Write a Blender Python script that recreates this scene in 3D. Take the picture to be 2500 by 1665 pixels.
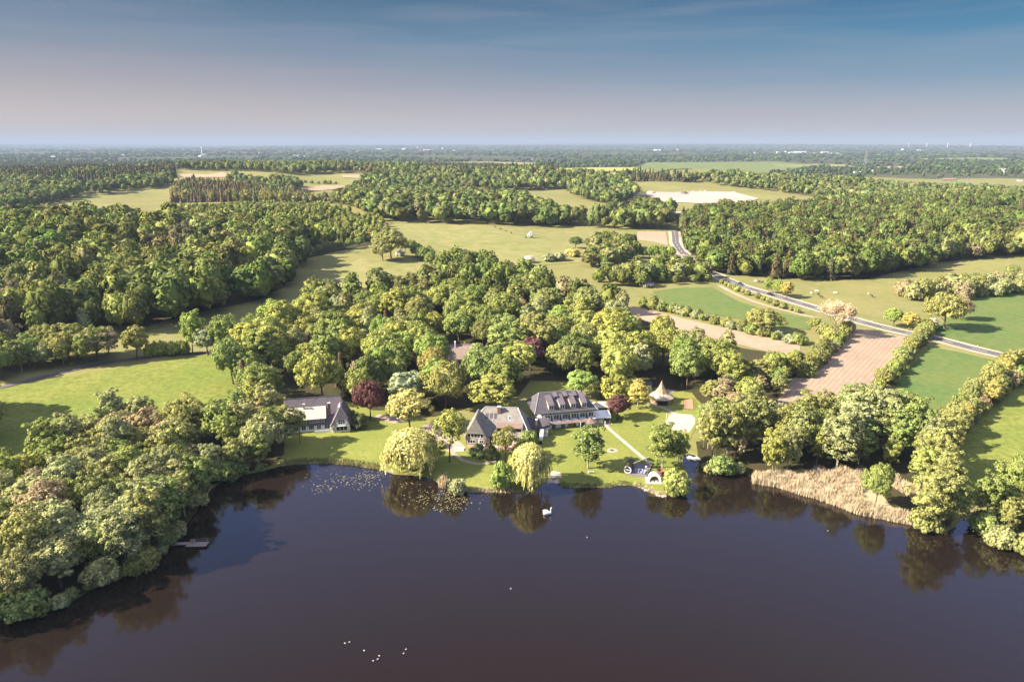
import bpy, math, random
import numpy as np
from mathutils import Vector, Matrix
from mathutils.geometry import delaunay_2d_cdt

for o in list(bpy.data.objects):
    bpy.data.objects.remove(o)
SC = bpy.context.scene
COL = SC.collection
R = math.radians

# ---------------------------------------------------------------- camera
CAM_H = 100.0
F = 1700.0                      # focal length in pixels of the 2500 x 1665 photograph
PITCH = R(15.87)
cd = bpy.data.cameras.new('camera')
cam = bpy.data.objects.new('camera', cd)
COL.objects.link(cam)
cam.location = (0, 0, CAM_H)
cam.rotation_euler = (R(90) - PITCH, 0, 0)
cd.sensor_width = 36.0
cd.lens = 36.0 * F / 2500.0
cd.clip_start = 1.0
cd.clip_end = 80000.0
SC.camera = cam

# ---------------------------------------------------------------- light
SUN_EL = R(33.0)
SUN_AZ = R(190.0)               # direction TO the sun, counter-clockwise from +x
sd_ = Vector((math.cos(SUN_EL) * math.cos(SUN_AZ), math.cos(SUN_EL) * math.sin(SUN_AZ), math.sin(SUN_EL)))
ld = bpy.data.lights.new('sun', 'SUN')
ld.energy = 5.0
ld.angle = R(0.5)
ld.color = (1.0, 0.88, 0.70)
sun = bpy.data.objects.new('sun', ld)
COL.objects.link(sun)
sun.rotation_euler = sd_.to_track_quat('Z', 'Y').to_euler()
sun.location = (-200, 100, 300)

SC.view_settings.view_transform = 'Standard'
SC.view_settings.look = 'None'
SC.view_settings.gamma = 1.0
SC.view_settings.use_curve_mapping = False
SC.view_settings.exposure = 1.85
SC.render.engine = 'CYCLES'
SC.cycles.max_bounces = 6
SC.cycles.diffuse_bounces = 2
SC.cycles.glossy_bounces = 2
SC.cycles.transmission_bounces = 2
SC.cycles.volume_bounces = 0
SC.cycles.transparent_max_bounces = 4

W = bpy.data.worlds.new('World')
SC.world = W
W.use_nodes = True
wn, wl = W.node_tree.nodes, W.node_tree.links
wn.clear()
wo = wn.new('ShaderNodeOutputWorld')
bg = wn.new('ShaderNodeBackground')
bg.inputs['Strength'].default_value = 0.10
sky = wn.new('ShaderNodeTexSky')
sky.sky_type = 'NISHITA'
sky.sun_disc = False
sky.sun_elevation = SUN_EL
sky.sun_rotation = R(90) - SUN_AZ
sky.dust_density = 2.0
sky.ozone_density = 3.0
tc = wn.new('ShaderNodeTexCoord')
sep = wn.new('ShaderNodeSeparateXYZ')
wl.new(tc.outputs['Generated'], sep.inputs[0])
# a cooler, darker evening gradient: pinkish grey at the horizon, slate then teal blue above
def wramp(stops):
    r = wn.new('ShaderNodeValToRGB')
    e = r.color_ramp.elements
    while len(e) < len(stops):
        e.new(0.5)
    for k, (p, c) in enumerate(stops):
        e[k].position = p
        e[k].color = (c[0], c[1], c[2], 1)
    return r
def srgb(r, g, b):
    f = lambda c: ((c / 255 + 0.055) / 1.055) ** 2.4 if c > 10 else c / 255 / 12.92
    return (f(r), f(g), f(b))
rl = wramp([(0.0, srgb(200, 190, 186)), (0.03, srgb(196, 183, 180)), (0.078, srgb(158, 152, 162)), (0.129, srgb(104, 124, 148)), (0.177, srgb(66, 98, 126)), (0.25, srgb(84, 110, 150)), (0.36, (0.42, 0.66, 1.48)), (0.52, (0.30, 0.42, 0.92)), (0.68, (0.14, 0.11, 0.20)), (0.80, (1.05, 1.12, 1.40))])
rr = wramp([(0.0, srgb(194, 188, 190)), (0.03, srgb(174, 174, 184)), (0.078, srgb(110, 142, 170)), (0.129, srgb(46, 118, 156)), (0.177, srgb(8, 90, 134)), (0.25, srgb(60, 104, 152)), (0.36, (0.38, 0.66, 1.52)), (0.52, (0.28, 0.42, 0.94)), (0.68, (0.14, 0.11, 0.20)), (0.80, (1.05, 1.12, 1.40))])
wl.new(sep.outputs['Z'], rl.inputs[0])
wl.new(sep.outputs['Z'], rr.inputs[0])
mr = wn.new('ShaderNodeMapRange')
mr.inputs['From Min'].default_value = -0.45
mr.inputs['From Max'].default_value = 0.55
wl.new(sep.outputs['X'], mr.inputs['Value'])
mx = wn.new('ShaderNodeMix'); mx.data_type = 'RGBA'
wl.new(mr.outputs[0], mx.inputs['Factor'])
wl.new(rl.outputs[0], mx.inputs['A'])
wl.new(rr.outputs[0], mx.inputs['B'])
# thin streaks of high cloud
mp = wn.new('ShaderNodeMapping')
mp.inputs['Scale'].default_value = (1.6, 1.6, 20.0)
mp.inputs['Rotation'].default_value = (0.0, R(2.0), 0.3)
nz = wn.new('ShaderNodeTexNoise')
nz.inputs['Scale'].default_value = 2.2
nz.inputs['Detail'].default_value = 7.0
nz.inputs['Distortion'].default_value = 0.6
wl.new(tc.outputs['Generated'], mp.inputs[0])
wl.new(mp.outputs[0], nz.inputs['Vector'])
cr = wramp([(0.40, (0, 0, 0)), (0.72, (1, 1, 1))])
wl.new(nz.outputs['Fac'], cr.inputs[0])
cm = wn.new('ShaderNodeMath'); cm.operation = 'MULTIPLY'
cm.inputs[1].default_value = 0.22
wl.new(cr.outputs[0], cm.inputs[0])
mc = wn.new('ShaderNodeMix'); mc.data_type = 'RGBA'
wl.new(cm.outputs[0], mc.inputs['Factor'])
wl.new(mx.outputs['Result'], mc.inputs['A'])
mc.inputs['B'].default_value = (*srgb(170, 166, 176), 1)
gs = wn.new('ShaderNodeVectorMath'); gs.operation = 'SCALE'
gs.inputs['Scale'].default_value = 10.0 / (2 ** SC.view_settings.exposure)
wl.new(mc.outputs['Result'], gs.inputs[0])
mm = wn.new('ShaderNodeMix'); mm.data_type = 'RGBA'
mm.inputs['Factor'].default_value = 0.95
wl.new(sky.outputs[0], mm.inputs['A'])
wl.new(gs.outputs[0], mm.inputs['B'])
wl.new(mm.outputs['Result'], bg.inputs['Color'])
wl.new(bg.outputs[0], wo.inputs['Surface'])

# ---------------------------------------------------------------- picture <-> ground
CP, SP = math.cos(PITCH), math.sin(PITCH)
def flat(px, py):
    """where the ray through a photo pixel meets the water level"""
    a = (px - 1250.0) / F; b = -(py - 832.5) / F
    dy = CP + b * SP; dz = -SP + b * CP
    t = -CAM_H / dz
    return (a * t, dy * t)
def proj(x, y, z):
    d = y * CP - (z - CAM_H) * SP
    return 1250 + F * x / d, 832.5 - F * (y * SP + (z - CAM_H) * CP) / d, d

SHORE = [(0,1506),(66,1503),(153,1483),(219,1442),(286,1416),(357,1386),(400,1352),(423,1326),(440,1300),(462,1270),(488,1235),(515,1195),
 (550,1172),(587,1161),(638,1151),(684,1138),(730,1133),(803,1132),(867,1136),(892,1142),(930,1146),(960,1158),(1000,1160),(1050,1166),(1084,1190),
 (1117,1201),(1160,1202),(1211,1202),(1253,1203),(1300,1200),(1322,1190),(1330,1178),(1340,1176),(1362,1178),(1368,1187),(1386,1190),(1432,1191),
 (1493,1190),(1508,1184),(1546,1186),(1567,1193),(1585,1202),(1605,1209),(1625,1211),(1661,1206),(1679,1186),(1680,1160),(1674,1140),(1668,1128),
 (1668,1118),(1680,1108),(1698,1112),(1710,1130),(1716,1150),(1742,1158),(1784,1159),(1830,1156),(1838,1176),(1895,1187),(1949,1206),(1994,1217),
 (2052,1237),(2090,1254),(2148,1265),(2224,1279),(2262,1296),(2308,1301),(2331,1288),(2352,1262),(2372,1262),(2378,1285),(2389,1305),(2419,1332),
 (2465,1338),(2500,1351),(2620,1400),(2760,1500)]
LAKE = [flat(*p) for p in SHORE]
LAKE += [(140, 40), (150, -400), (-400, -400), (-260, 20), (-150, 95), (-118, 118)]
LK = np.array(LAKE)
def sdist(x, y, P=None):
    """signed distance to the lake: positive on land"""
    P = LK if P is None else P
    x = np.asarray(x, float).ravel(); y = np.asarray(y, float).ravel()
    best = np.full(x.shape, 1e18); ins = np.zeros(x.shape, bool)
    n = len(P)
    for i in range(n):
        ax, ay = P[i]; bx, by = P[(i + 1) % n]
        ex, ey = bx - ax, by - ay
        t = np.clip(((x - ax) * ex + (y - ay) * ey) / (ex * ex + ey * ey + 1e-12), 0, 1)
        d = (x - ax - t * ex) ** 2 + (y - ay - t * ey) ** 2
        best = np.minimum(best, d)
        c = (ay > y) != (by > y)
        with np.errstate(divide='ignore', invalid='ignore'):
            xi = ax + (y - ay) * ex / (ey if ey != 0 else 1e-12)
        ins ^= c & (x < xi)
    d = np.sqrt(best)
    return np.where(ins, -d, d)
def inside(x, y, P):
    return sdist(x, y, np.array(P)) < 0
def sstep(t):
    t = np.clip(t, 0, 1)
    return t * t * (3 - 2 * t)
HILLS = [(-430, 640, 230, 190, 26), (-90, 900, 170, 110, 13), (60, 1560, 520, 240, 20), (-800, 1600, 480, 320, 30),
         (470, 1640, 260, 190, 19), (640, 960, 300, 240, 13), (-60, 560, 130, 90, 5), (330, 640, 160, 80, 4), (-260, 2300, 500, 350, 12)]
def T(x, y):
    x = np.asarray(x, float); y = np.asarray(y, float)
    shp = x.shape
    x = x.ravel(); y = y.ravel()
    D = np.hypot(x, y)
    sd = np.full(x.shape, 300.0)
    m = D < 620
    if m.any():
        sd[m] = sdist(x[m], y[m])
    near = 0.3 * sstep(sd / 2.0) + 0.03 * np.clip(sd, 0, 110)
    h = np.zeros(x.shape)
    for cx, cy, sx, sy, a in HILLS:
        h += a * np.exp(-0.5 * ((x - cx) / sx) ** 2 - 0.5 * ((y - cy) / sy) ** 2)
    h += 2.2 * np.sin(x / 61 + 1.3) * np.sin(y / 83 + 0.4) * sstep((D - 350) / 300) * sstep((3500 - D) / 900)
    h += 1.0 * np.sin(x / 29 + y / 47) * sstep((D - 400) / 300) * sstep((2500 - D) / 900)
    far = sstep((D - 9000) / 9000)
    h += far * (28 + 26 * np.sin(x / 3900 + 0.6) + 14 * np.sin(x / 1700 + y / 5200))
    z = np.where(sd < 0, np.maximum(-1.6, sd * 0.35), near + h * sstep(sd / 60))
    return z.reshape(shp)
TS = np.concatenate([np.geomspace(60, 30000, 900)])
def at(px, py):
    """the point of the terrain seen at a photo pixel"""
    a = (px - 1250.0) / F; b = -(py - 832.5) / F
    dx, dy, dz = a, CP + b * SP, -SP + b * CP
    z = CAM_H + dz * TS
    g = T(dx * TS, dy * TS)
    k = np.nonzero(z < np.maximum(g, 0))[0]
    if not len(k):
        t = TS[-1]
    elif k[0] == 0:
        t = TS[0]
    else:
        lo, hi = TS[k[0] - 1], TS[k[0]]
        for _ in range(14):
            md = (lo + hi) / 2
            if CAM_H + dz * md < max(float(T(np.array([dx * md]), np.array([dy * md]))[0]), 0): hi = md
            else: lo = md
        t = hi
    x, y = dx * t, dy * t
    return Vector((x, y, max(float(T(np.array([x]), np.array([y]))[0]), 0.0)))
def Tz(x, y):
    return float(T(np.array([x]), np.array([y]))[0])

# ---------------------------------------------------------------- materials
def mat(name, col, rough=0.8, var=0.15, scale=2.0, bump=0.0, metal=0.0, kind='noise', col2=None, spec=0.3):
    m = bpy.data.materials.new(name); m.use_nodes = True
    n, l = m.node_tree.nodes, m.node_tree.links
    p = n['Principled BSDF']
    p.inputs['Roughness'].default_value = rough
    p.inputs['Metallic'].default_value = metal
    p.inputs['Specular IOR Level'].default_value = spec
    t = n.new('ShaderNodeTexCoord')
    q = n.new('ShaderNodeTexNoise' if kind == 'noise' else 'ShaderNodeTexWave')
    q.inputs['Scale'].default_value = scale
    q.inputs['Detail'].default_value = 4.0
    if kind == 'wave': q.inputs['Distortion'].default_value = 0.6
    l.new(t.outputs['Object'], q.inputs['Vector'])
    r = n.new('ShaderNodeValToRGB')
    c2 = col2 or tuple(min(1, c * (1 + var)) for c in col)
    c1 = col if col2 else tuple(c * (1 - var) for c in col)
    r.color_ramp.elements[0].position = 0.35; r.color_ramp.elements[0].color = (*c1, 1)
    r.color_ramp.elements[1].position = 0.65; r.color_ramp.elements[1].color = (*c2, 1)
    l.new(q.outputs['Fac'], r.inputs[0])
    l.new(r.outputs[0], p.inputs['Base Color'])
    if bump:
        b = n.new('ShaderNodeBump'); b.inputs['Strength'].default_value = bump
        l.new(q.outputs['Fac'], b.inputs['Height']); l.new(b.outputs[0], p.inputs['Normal'])
    return m
def ground_mat(name, cols, s1, s2, rows=None, bump=0.0):
    """blend of three soil / grass colours by a coarse and a fine noise; rows = (angle, spacing) of tractor lines"""
    m = bpy.data.materials.new(name); m.use_nodes = True
    n, l = m.node_tree.nodes, m.node_tree.links
    p = n['Principled BSDF']; p.inputs['Roughness'].default_value = 0.95; p.inputs['Specular IOR Level'].default_value = 0.05
    t = n.new('ShaderNodeTexCoord')
    a = n.new('ShaderNodeTexNoise'); a.inputs['Scale'].default_value = s1; a.inputs['Detail'].default_value = 5; a.inputs['Roughness'].default_value = 0.6
    b = n.new('ShaderNodeTexNoise'); b.inputs['Scale'].default_value = s2; b.inputs['Detail'].default_value = 4; b.inputs['Roughness'].default_value = 0.7
    l.new(t.outputs['Object'], a.inputs['Vector']); l.new(t.outputs['Object'], b.inputs['Vector'])
    def mix(f, A, B):
        x = n.new('ShaderNodeMix'); x.data_type = 'RGBA'
        l.new(f, x.inputs['Factor'])
        for s, v in (('A', A), ('B', B)):
            if isinstance(v, tuple): x.inputs[s].default_value = (*v, 1)
            else: l.new(v, x.inputs[s])
        return x.outputs['Result']
    def rng(o, lo, hi, to=1.0):
        x = n.new('ShaderNodeMapRange'); x.inputs['From Min'].default_value = lo; x.inputs['From Max'].default_value = hi
        x.inputs['To Max'].default_value = to
        l.new(o, x.inputs['Value']); return x.outputs[0]
    c = mix(rng(a.outputs['Fac'], 0.38, 0.64), cols[0], cols[1])
    c = mix(rng(b.outputs['Fac'], 0.40, 0.66, 0.9), c, cols[2])
    if rows:
        mpn = n.new('ShaderNodeMapping'); mpn.inputs['Rotation'].default_value = (0, 0, -rows[0])
        l.new(t.outputs['Object'], mpn.inputs[0])
        w = n.new('ShaderNodeTexWave'); w.wave_type = 'BANDS'; w.bands_direction = 'X'
        w.inputs['Scale'].default_value = 0.314 / rows[1] * 1.0; w.inputs['Distortion'].default_value = 0.25
        w.inputs['Detail'].default_value = 1; w.inputs['Detail Scale'].default_value = 0.3
        l.new(mpn.outputs[0], w.inputs['Vector'])
        c = mix(rng(w.outputs['Fac'], 0.1, 0.9, 0.42), c, tuple(v * 0.62 for v in cols[0]))
    l.new(c, p.inputs['Base Color'])
    if bump:
        u = n.new('ShaderNodeBump'); u.inputs['Strength'].default_value = bump; u.inputs['Distance'].default_value = 0.3
        l.new(b.outputs['Fac'], u.inputs['Height']); l.new(u.outputs[0], p.inputs['Normal'])
    return m
def leaf_mat(name, attr=False, trans=0.22, rnd=0.45):
    m = bpy.data.materials.new(name); m.use_nodes = True
    n, l = m.node_tree.nodes, m.node_tree.links
    n.clear()
    o = n.new('ShaderNodeOutputMaterial')
    if attr:
        s = n.new('ShaderNodeAttribute'); s.attribute_name = 'tint'; src = s.outputs['Color']
    else:
        s = n.new('ShaderNodeObjectInfo'); src = s.outputs['Color']
    g = n.new('ShaderNodeNewGeometry')
    t = n.new('ShaderNodeTexCoord')
    q = n.new('ShaderNodeTexNoise'); q.inputs['Scale'].default_value = 0.30; q.inputs['Detail'].default_value = 2
    l.new(t.outputs['Object'], q.inputs['Vector'])
    mr = n.new('ShaderNodeMapRange'); mr.inputs['From Min'].default_value = 0.3; mr.inputs['From Max'].default_value = 0.7
    mr.inputs['To Min'].default_value = 0.72; mr.inputs['To Max'].default_value = 1.25
    l.new(q.outputs['Fac'], mr.inputs['Value'])
    ms = n.new('ShaderNodeMapRange'); ms.inputs['To Min'].default_value = 1 - rnd; ms.inputs['To Max'].default_value = 1 + rnd
    l.new(g.outputs['Random Per Island'], ms.inputs['Value'])
    mu = n.new('ShaderNodeMath'); mu.operation = 'MULTIPLY'
    l.new(mr.outputs[0], mu.inputs[0]); l.new(ms.outputs[0], mu.inputs[1])
    sc = n.new('ShaderNodeVectorMath'); sc.operation = 'SCALE'
    l.new(src, sc.inputs[0]); l.new(mu.outputs[0], sc.inputs['Scale'])
    d = n.new('ShaderNodeBsdfDiffuse'); l.new(sc.outputs[0], d.inputs['Color'])
    if trans > 0:
        tr = n.new('ShaderNodeBsdfTranslucent'); l.new(sc.outputs[0], tr.inputs['Color'])
        x = n.new('ShaderNodeMixShader'); x.inputs[0].default_value = trans
        l.new(d.outputs[0], x.inputs[1]); l.new(tr.outputs[0], x.inputs[2]); l.new(x.outputs[0], o.inputs['Surface'])
    else:
        l.new(d.outputs[0], o.inputs['Surface'])
    return m
M = {}
M['leaf'] = leaf_mat('leaf_tinted')
M['wood'] = leaf_mat('canopy_tinted', attr=True)
M['bark'] = mat('bark', (0.11, 0.085, 0.06), 0.95, 0.35, 3.0)
M['twig'] = mat('twig', (0.30, 0.22, 0.15), 0.95, 0.25, 3.0)
M['bark_pale'] = mat('bark_pale', (0.30, 0.26, 0.2), 0.95, 0.35, 3.0)

# ---------------------------------------------------------------- objects
def tag(o, label=None, cat=None, group=None, kind=None):
    if label: o['label'] = label
    if cat: o['category'] = cat
    if group: o['group'] = group
    if kind: o['kind'] = kind
    return o
def empty(name, loc, rz=0.0, label=None, cat=None, group=None):
    o = bpy.data.objects.new(name, None); COL.objects.link(o)
    o.location = loc; o.rotation_euler = (0, 0, rz); o.empty_display_size = 0.5
    return tag(o, label, cat, group)
def link(name, me, m=None, parent=None, loc=None):
    o = bpy.data.objects.new(name, me); COL.objects.link(o)
    if m is not None and not me.materials: me.materials.append(m)
    if parent: o.parent = parent
    if loc is not None: o.location = loc
    return o
def copy_tree(o, parent=None):
    c = o.copy(); COL.objects.link(c); c.parent = parent
    for ch in list(o.children): copy_tree(ch, c)
    return c
def np_mesh(name, V, Fs, tint=None):
    """V (n,3); Fs list of int arrays (k,3) or (k,4)"""
    me = bpy.data.meshes.new(name)
    V = np.ascontiguousarray(V, np.float32)
    me.vertices.add(len(V)); me.vertices.foreach_set('co', V.ravel())
    idx = np.concatenate([f.ravel() for f in Fs]).astype(np.int32)
    tot = np.concatenate([np.full(len(f), f.shape[1], np.int32) for f in Fs])
    st = np.concatenate([[0], np.cumsum(tot)[:-1]]).astype(np.int32)
    me.loops.add(len(idx)); me.loops.foreach_set('vertex_index', idx)
    me.polygons.add(len(tot)); me.polygons.foreach_set('loop_start', st); me.polygons.foreach_set('loop_total', tot)
    me.update(calc_edges=True)
    if tint is not None:
        a = me.attributes.new('tint', 'FLOAT_COLOR', 'POINT')
        t = np.ones((len(V), 4), np.float32); t[:, :3] = tint
        a.data.foreach_set('color', t.ravel())
    return me
class MB:
    """collects simple solids and links them as ONE mesh object"""
    def __init__(s): s.v = []; s.f = []
    def add(s, vs, fs):
        b = len(s.v); s.v += [tuple(v) for v in vs]; s.f += [tuple(i + b for i in f) for f in fs]; return s
    def box(s, x0, x1, y0, y1, z0, z1):
        return s.add([(x0,y0,z0),(x1,y0,z0),(x1,y1,z0),(x0,y1,z0),(x0,y0,z1),(x1,y0,z1),(x1,y1,z1),(x0,y1,z1)],
                     [(0,3,2,1),(4,5,6,7),(0,1,5,4),(1,2,6,5),(2,3,7,6),(3,0,4,7)])
    def slab(s, pts, th, off=0.0):
        """a planar polygon (counter-clockwise seen from outside) given thickness inwards"""
        P = [Vector(p) for p in pts]
        n = Vector((0, 0, 0))
        for i in range(len(P)): n += P[i].cross(P[(i + 1) % len(P)])
        n.normalize()
        top = [p + n * off for p in P]; bot = [p - n * th for p in top]
        k = len(P)
        return s.add(top + bot, [tuple(range(k)), tuple(range(2 * k - 1, k - 1, -1))] +
                     [(i, i + k, (i + 1) % k + k, (i + 1) % k) for i in range(k)])
    def prism(s, prof, x0, x1):
        """profile of (y, z) counter-clockwise seen from +x, extruded in x"""
        k = len(prof)
        return s.add([(x0, y, z) for y, z in prof] + [(x1, y, z) for y, z in prof],
                     [tuple(range(k - 1, -1, -1)), tuple(range(k, 2 * k))] + [(i, (i + 1) % k, (i + 1) % k + k, i + k) for i in range(k)])
    def prismy(s, prof, y0, y1):
        k = len(prof)
        return s.add([(x, y0, z) for x, z in prof] + [(x, y1, z) for x, z in prof],
                     [tuple(range(k)), tuple(range(2 * k - 1, k - 1, -1))] + [(i, i + k, (i + 1) % k + k, (i + 1) % k) for i in range(k)])
    def tube(s, p, q, r0, r1, n=6, caps=True):
        p = Vector(p); q = Vector(q); d = (q - p).normalized()
        u = d.orthogonal().normalized(); w = d.cross(u)
        ring = lambda c, r: [c + u * (r * math.cos(2 * math.pi * i / n)) + w * (r * math.sin(2 * math.pi * i / n)) for i in range(n)]
        fs = [(i, (i + 1) % n, (i + 1) % n + n, i + n) for i in range(n)]
        if caps: fs += [tuple(range(n - 1, -1, -1)), tuple(range(n, 2 * n))]
        return s.add(ring(p, r0) + ring(q, r1), fs)
    def lathe(s, prof, c=(0, 0, 0), n=12, a0=0.0, a1=None):
        """profile of (r, z) turned about the z axis"""
        full = a1 is None; a1 = 2 * math.pi if full else a1
        m = n if full else n + 1; k = len(prof)
        vs = []
        for i in range(m):
            a = a0 + (a1 - a0) * i / n
            vs += [(c[0] + r * math.cos(a), c[1] + r * math.sin(a), c[2] + z) for r, z in prof]
        fs = []
        for i in range(n):
            for j in range(k - 1):
                a = i * k + j; b = ((i + 1) % m) * k + j
                fs.append((a, b, b + 1, a + 1))
        return s.add(vs, fs)
    def build(s, name, m, parent=None, loc=None, smooth=False):
        me = bpy.data.meshes.new(name); me.from_pydata(s.v, [], s.f); me.update()
        if smooth: me.polygons.foreach_set('use_smooth', [True] * len(me.polygons))
        return link(name, me, m, parent, loc)
def skin_mesh(name, pts, edges, rad, sub=1):
    """one continuous body grown round a skeleton"""
    me = bpy.data.meshes.new(name); me.from_pydata(pts, edges, []); me.update()
    o = bpy.data.objects.new(name, me); COL.objects.link(o)
    sk = o.modifiers.new('s', 'SKIN'); sb = o.modifiers.new('u', 'SUBSURF'); sb.levels = sub; sb.render_levels = sub
    lay = me.skin_vertices[0].data if me.skin_vertices else None
    if lay is None:
        return None
    for i, r in enumerate(rad): lay[i].radius = (r, r)
    lay[0].use_root = True
    dg = bpy.context.evaluated_depsgraph_get(); dg.update()
    out = bpy.data.meshes.new_from_object(o.evaluated_get(dg))
    bpy.data.objects.remove(o)
    return out
# ---------------------------------------------------------------- terrain, fields, roads
C_GRASS = [(0.155, 0.165, 0.045), (0.115, 0.145, 0.036), (0.18, 0.175, 0.065)]
M['ground'] = ground_mat('grassland', [(0.1904, 0.1848, 0.0616), (0.1400, 0.1568, 0.0470), (0.2240, 0.1960, 0.0952)], 0.02, 0.16)
M['farland'] = ground_mat('far_land', [(0.050, 0.065, 0.032), (0.028, 0.042, 0.026), (0.10, 0.095, 0.05)], 0.0016, 0.006)
M['lawn'] = ground_mat('lawn_grass', [(0.1690, 0.1950, 0.0442), (0.2275, 0.2275, 0.0624), (0.1365, 0.1625, 0.0390)], 0.07, 0.9)
M['meadow'] = ground_mat('meadow_grass', [(0.1562, 0.1938, 0.0425), (0.2063, 0.2125, 0.0562), (0.1063, 0.1313, 0.0300)], 0.035, 0.45)
M['hay'] = ground_mat('dry_meadow', [(0.200, 0.205, 0.075), (0.150, 0.172, 0.054), (0.262, 0.225, 0.108)], 0.016, 0.09)
M['crop'] = ground_mat('young_crop', [(0.0694, 0.1288, 0.0381), (0.1120, 0.1456, 0.0426), (0.1344, 0.1568, 0.0560)], 0.02, 0.3)
_a, _b = at(2150, 950), at(2262, 808)
M['soil'] = ground_mat('tilled_soil', [(0.31, 0.232, 0.170), (0.25, 0.182, 0.132), (0.36, 0.275, 0.205)], 0.05, 0.6, rows=(math.atan2(_b.y - _a.y, _b.x - _a.x) - R(90), 2.0))
M['soilfar'] = ground_mat('pale_soil', [(0.33, 0.24, 0.17), (0.28, 0.20, 0.145), (0.37, 0.28, 0.20)], 0.02, 0.3)
M['quarry'] = ground_mat('quarry_sand', [(0.35, 0.30, 0.27), (0.30, 0.25, 0.235), (0.40, 0.34, 0.28)], 0.01, 0.06)
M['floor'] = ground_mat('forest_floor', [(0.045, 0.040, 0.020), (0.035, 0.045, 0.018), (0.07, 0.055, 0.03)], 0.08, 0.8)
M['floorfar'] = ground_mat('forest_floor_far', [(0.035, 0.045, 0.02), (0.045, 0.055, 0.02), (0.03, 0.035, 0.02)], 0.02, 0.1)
M['sand'] = ground_mat('beach_sand', [(0.44, 0.37, 0.30), (0.38, 0.31, 0.26), (0.50, 0.42, 0.34)], 0.3, 1.6)
M['gravel'] = ground_mat('gravel', [(0.33, 0.26, 0.21), (0.26, 0.20, 0.17), (0.42, 0.34, 0.28)], 0.3, 2.0)
M['track'] = ground_mat('dirt_track', [(0.36, 0.28, 0.20), (0.26, 0.21, 0.15), (0.42, 0.34, 0.25)], 0.2, 1.0)
M['asphalt'] = ground_mat('asphalt', [(0.115, 0.105, 0.11), (0.095, 0.09, 0.095), (0.14, 0.125, 0.13)], 0.1, 1.2)
M['verge'] = ground_mat('road_verge', [(0.38, 0.33, 0.24), (0.25, 0.24, 0.12), (0.42, 0.37, 0.28)], 0.1, 0.8)
M['paint'] = mat('road_paint', (0.72, 0.70, 0.66), 0.7, 0.08, 1.0)

# one ground sheet: a polar grid, finer near the camera, out to the horizon
az = np.concatenate([np.linspace(-75, -42, 60, endpoint=False), np.linspace(-42, 42, 460, endpoint=False), np.linspace(42, 75, 61)])
az = np.radians(90 - az)
rr_ = np.concatenate([np.linspace(70, 118, 14, endpoint=False), np.geomspace(118, 420, 430, endpoint=False), np.geomspace(420, 2600, 260, endpoint=False), np.geomspace(2600, 36000, 130)])
A, RR = np.meshgrid(az, rr_)
GX, GY = np.cos(A) * RR, np.sin(A) * RR
GZ = T(GX, GY)
nr, na = A.shape
ii = np.arange(nr * na).reshape(nr, na)
quad = np.stack([ii[:-1, :-1], ii[1:, :-1], ii[1:, 1:], ii[:-1, 1:]], -1).reshape(-1, 4)[:, ::-1]
me = np_mesh('ground', np.stack([GX.ravel(), GY.ravel(), GZ.ravel()], 1), [quad])
me.materials.append(M['ground']); me.materials.append(M['farland'])
rc = (RR[:-1, :-1] + 60 * np.sin(A[:-1, :-1] * 25)).ravel()
me.polygons.foreach_set('material_index', (rc > 2350).astype(np.int32))
me.polygons.foreach_set('use_smooth', np.ones(len(rc), bool))
g = link('ground', me); tag(g, kind='structure')

# the lake
wm = bpy.data.materials.new('lake_water'); wm.use_nodes = True
n, l = wm.node_tree.nodes, wm.node_tree.links
p = n['Principled BSDF']
p.inputs['Base Color'].default_value = (0.0120, 0.0080, 0.0064, 1)
p.inputs['Roughness'].default_value = 0.035
p.inputs['IOR'].default_value = 1.52
t = n.new('ShaderNodeTexCoord')
q = n.new('ShaderNodeTexNoise'); q.inputs['Scale'].default_value = 0.9; q.inputs['Detail'].default_value = 5
q2 = n.new('ShaderNodeTexNoise'); q2.inputs['Scale'].default_value = 0.03; q2.inputs['Detail'].default_value = 3
l.new(t.outputs['Object'], q.inputs['Vector']); l.new(t.outputs['Object'], q2.inputs['Vector'])
b = n.new('ShaderNodeBump'); b.inputs['Strength'].default_value = 0.09; b.inputs['Distance'].default_value = 0.25
l.new(q.outputs['Fac'], b.inputs['Height']); l.new(b.outputs[0], p.inputs['Normal'])
r = n.new('ShaderNodeMapRange'); r.inputs['From Min'].default_value = 0.35; r.inputs['From Max'].default_value = 0.65
r.inputs['To Min'].default_value = 0.025; r.inputs['To Max'].default_value = 0.06
l.new(q2.outputs['Fac'], r.inputs['Value']); l.new(r.outputs[0], p.inputs['Roughness'])
lk = MB().add([(-420, -390, 0), (420, -390, 0), (420, 330, 0), (-420, 330, 0)], [(0, 1, 2, 3)]).build('lake_water', wm)
tag(lk, kind='structure')

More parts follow.
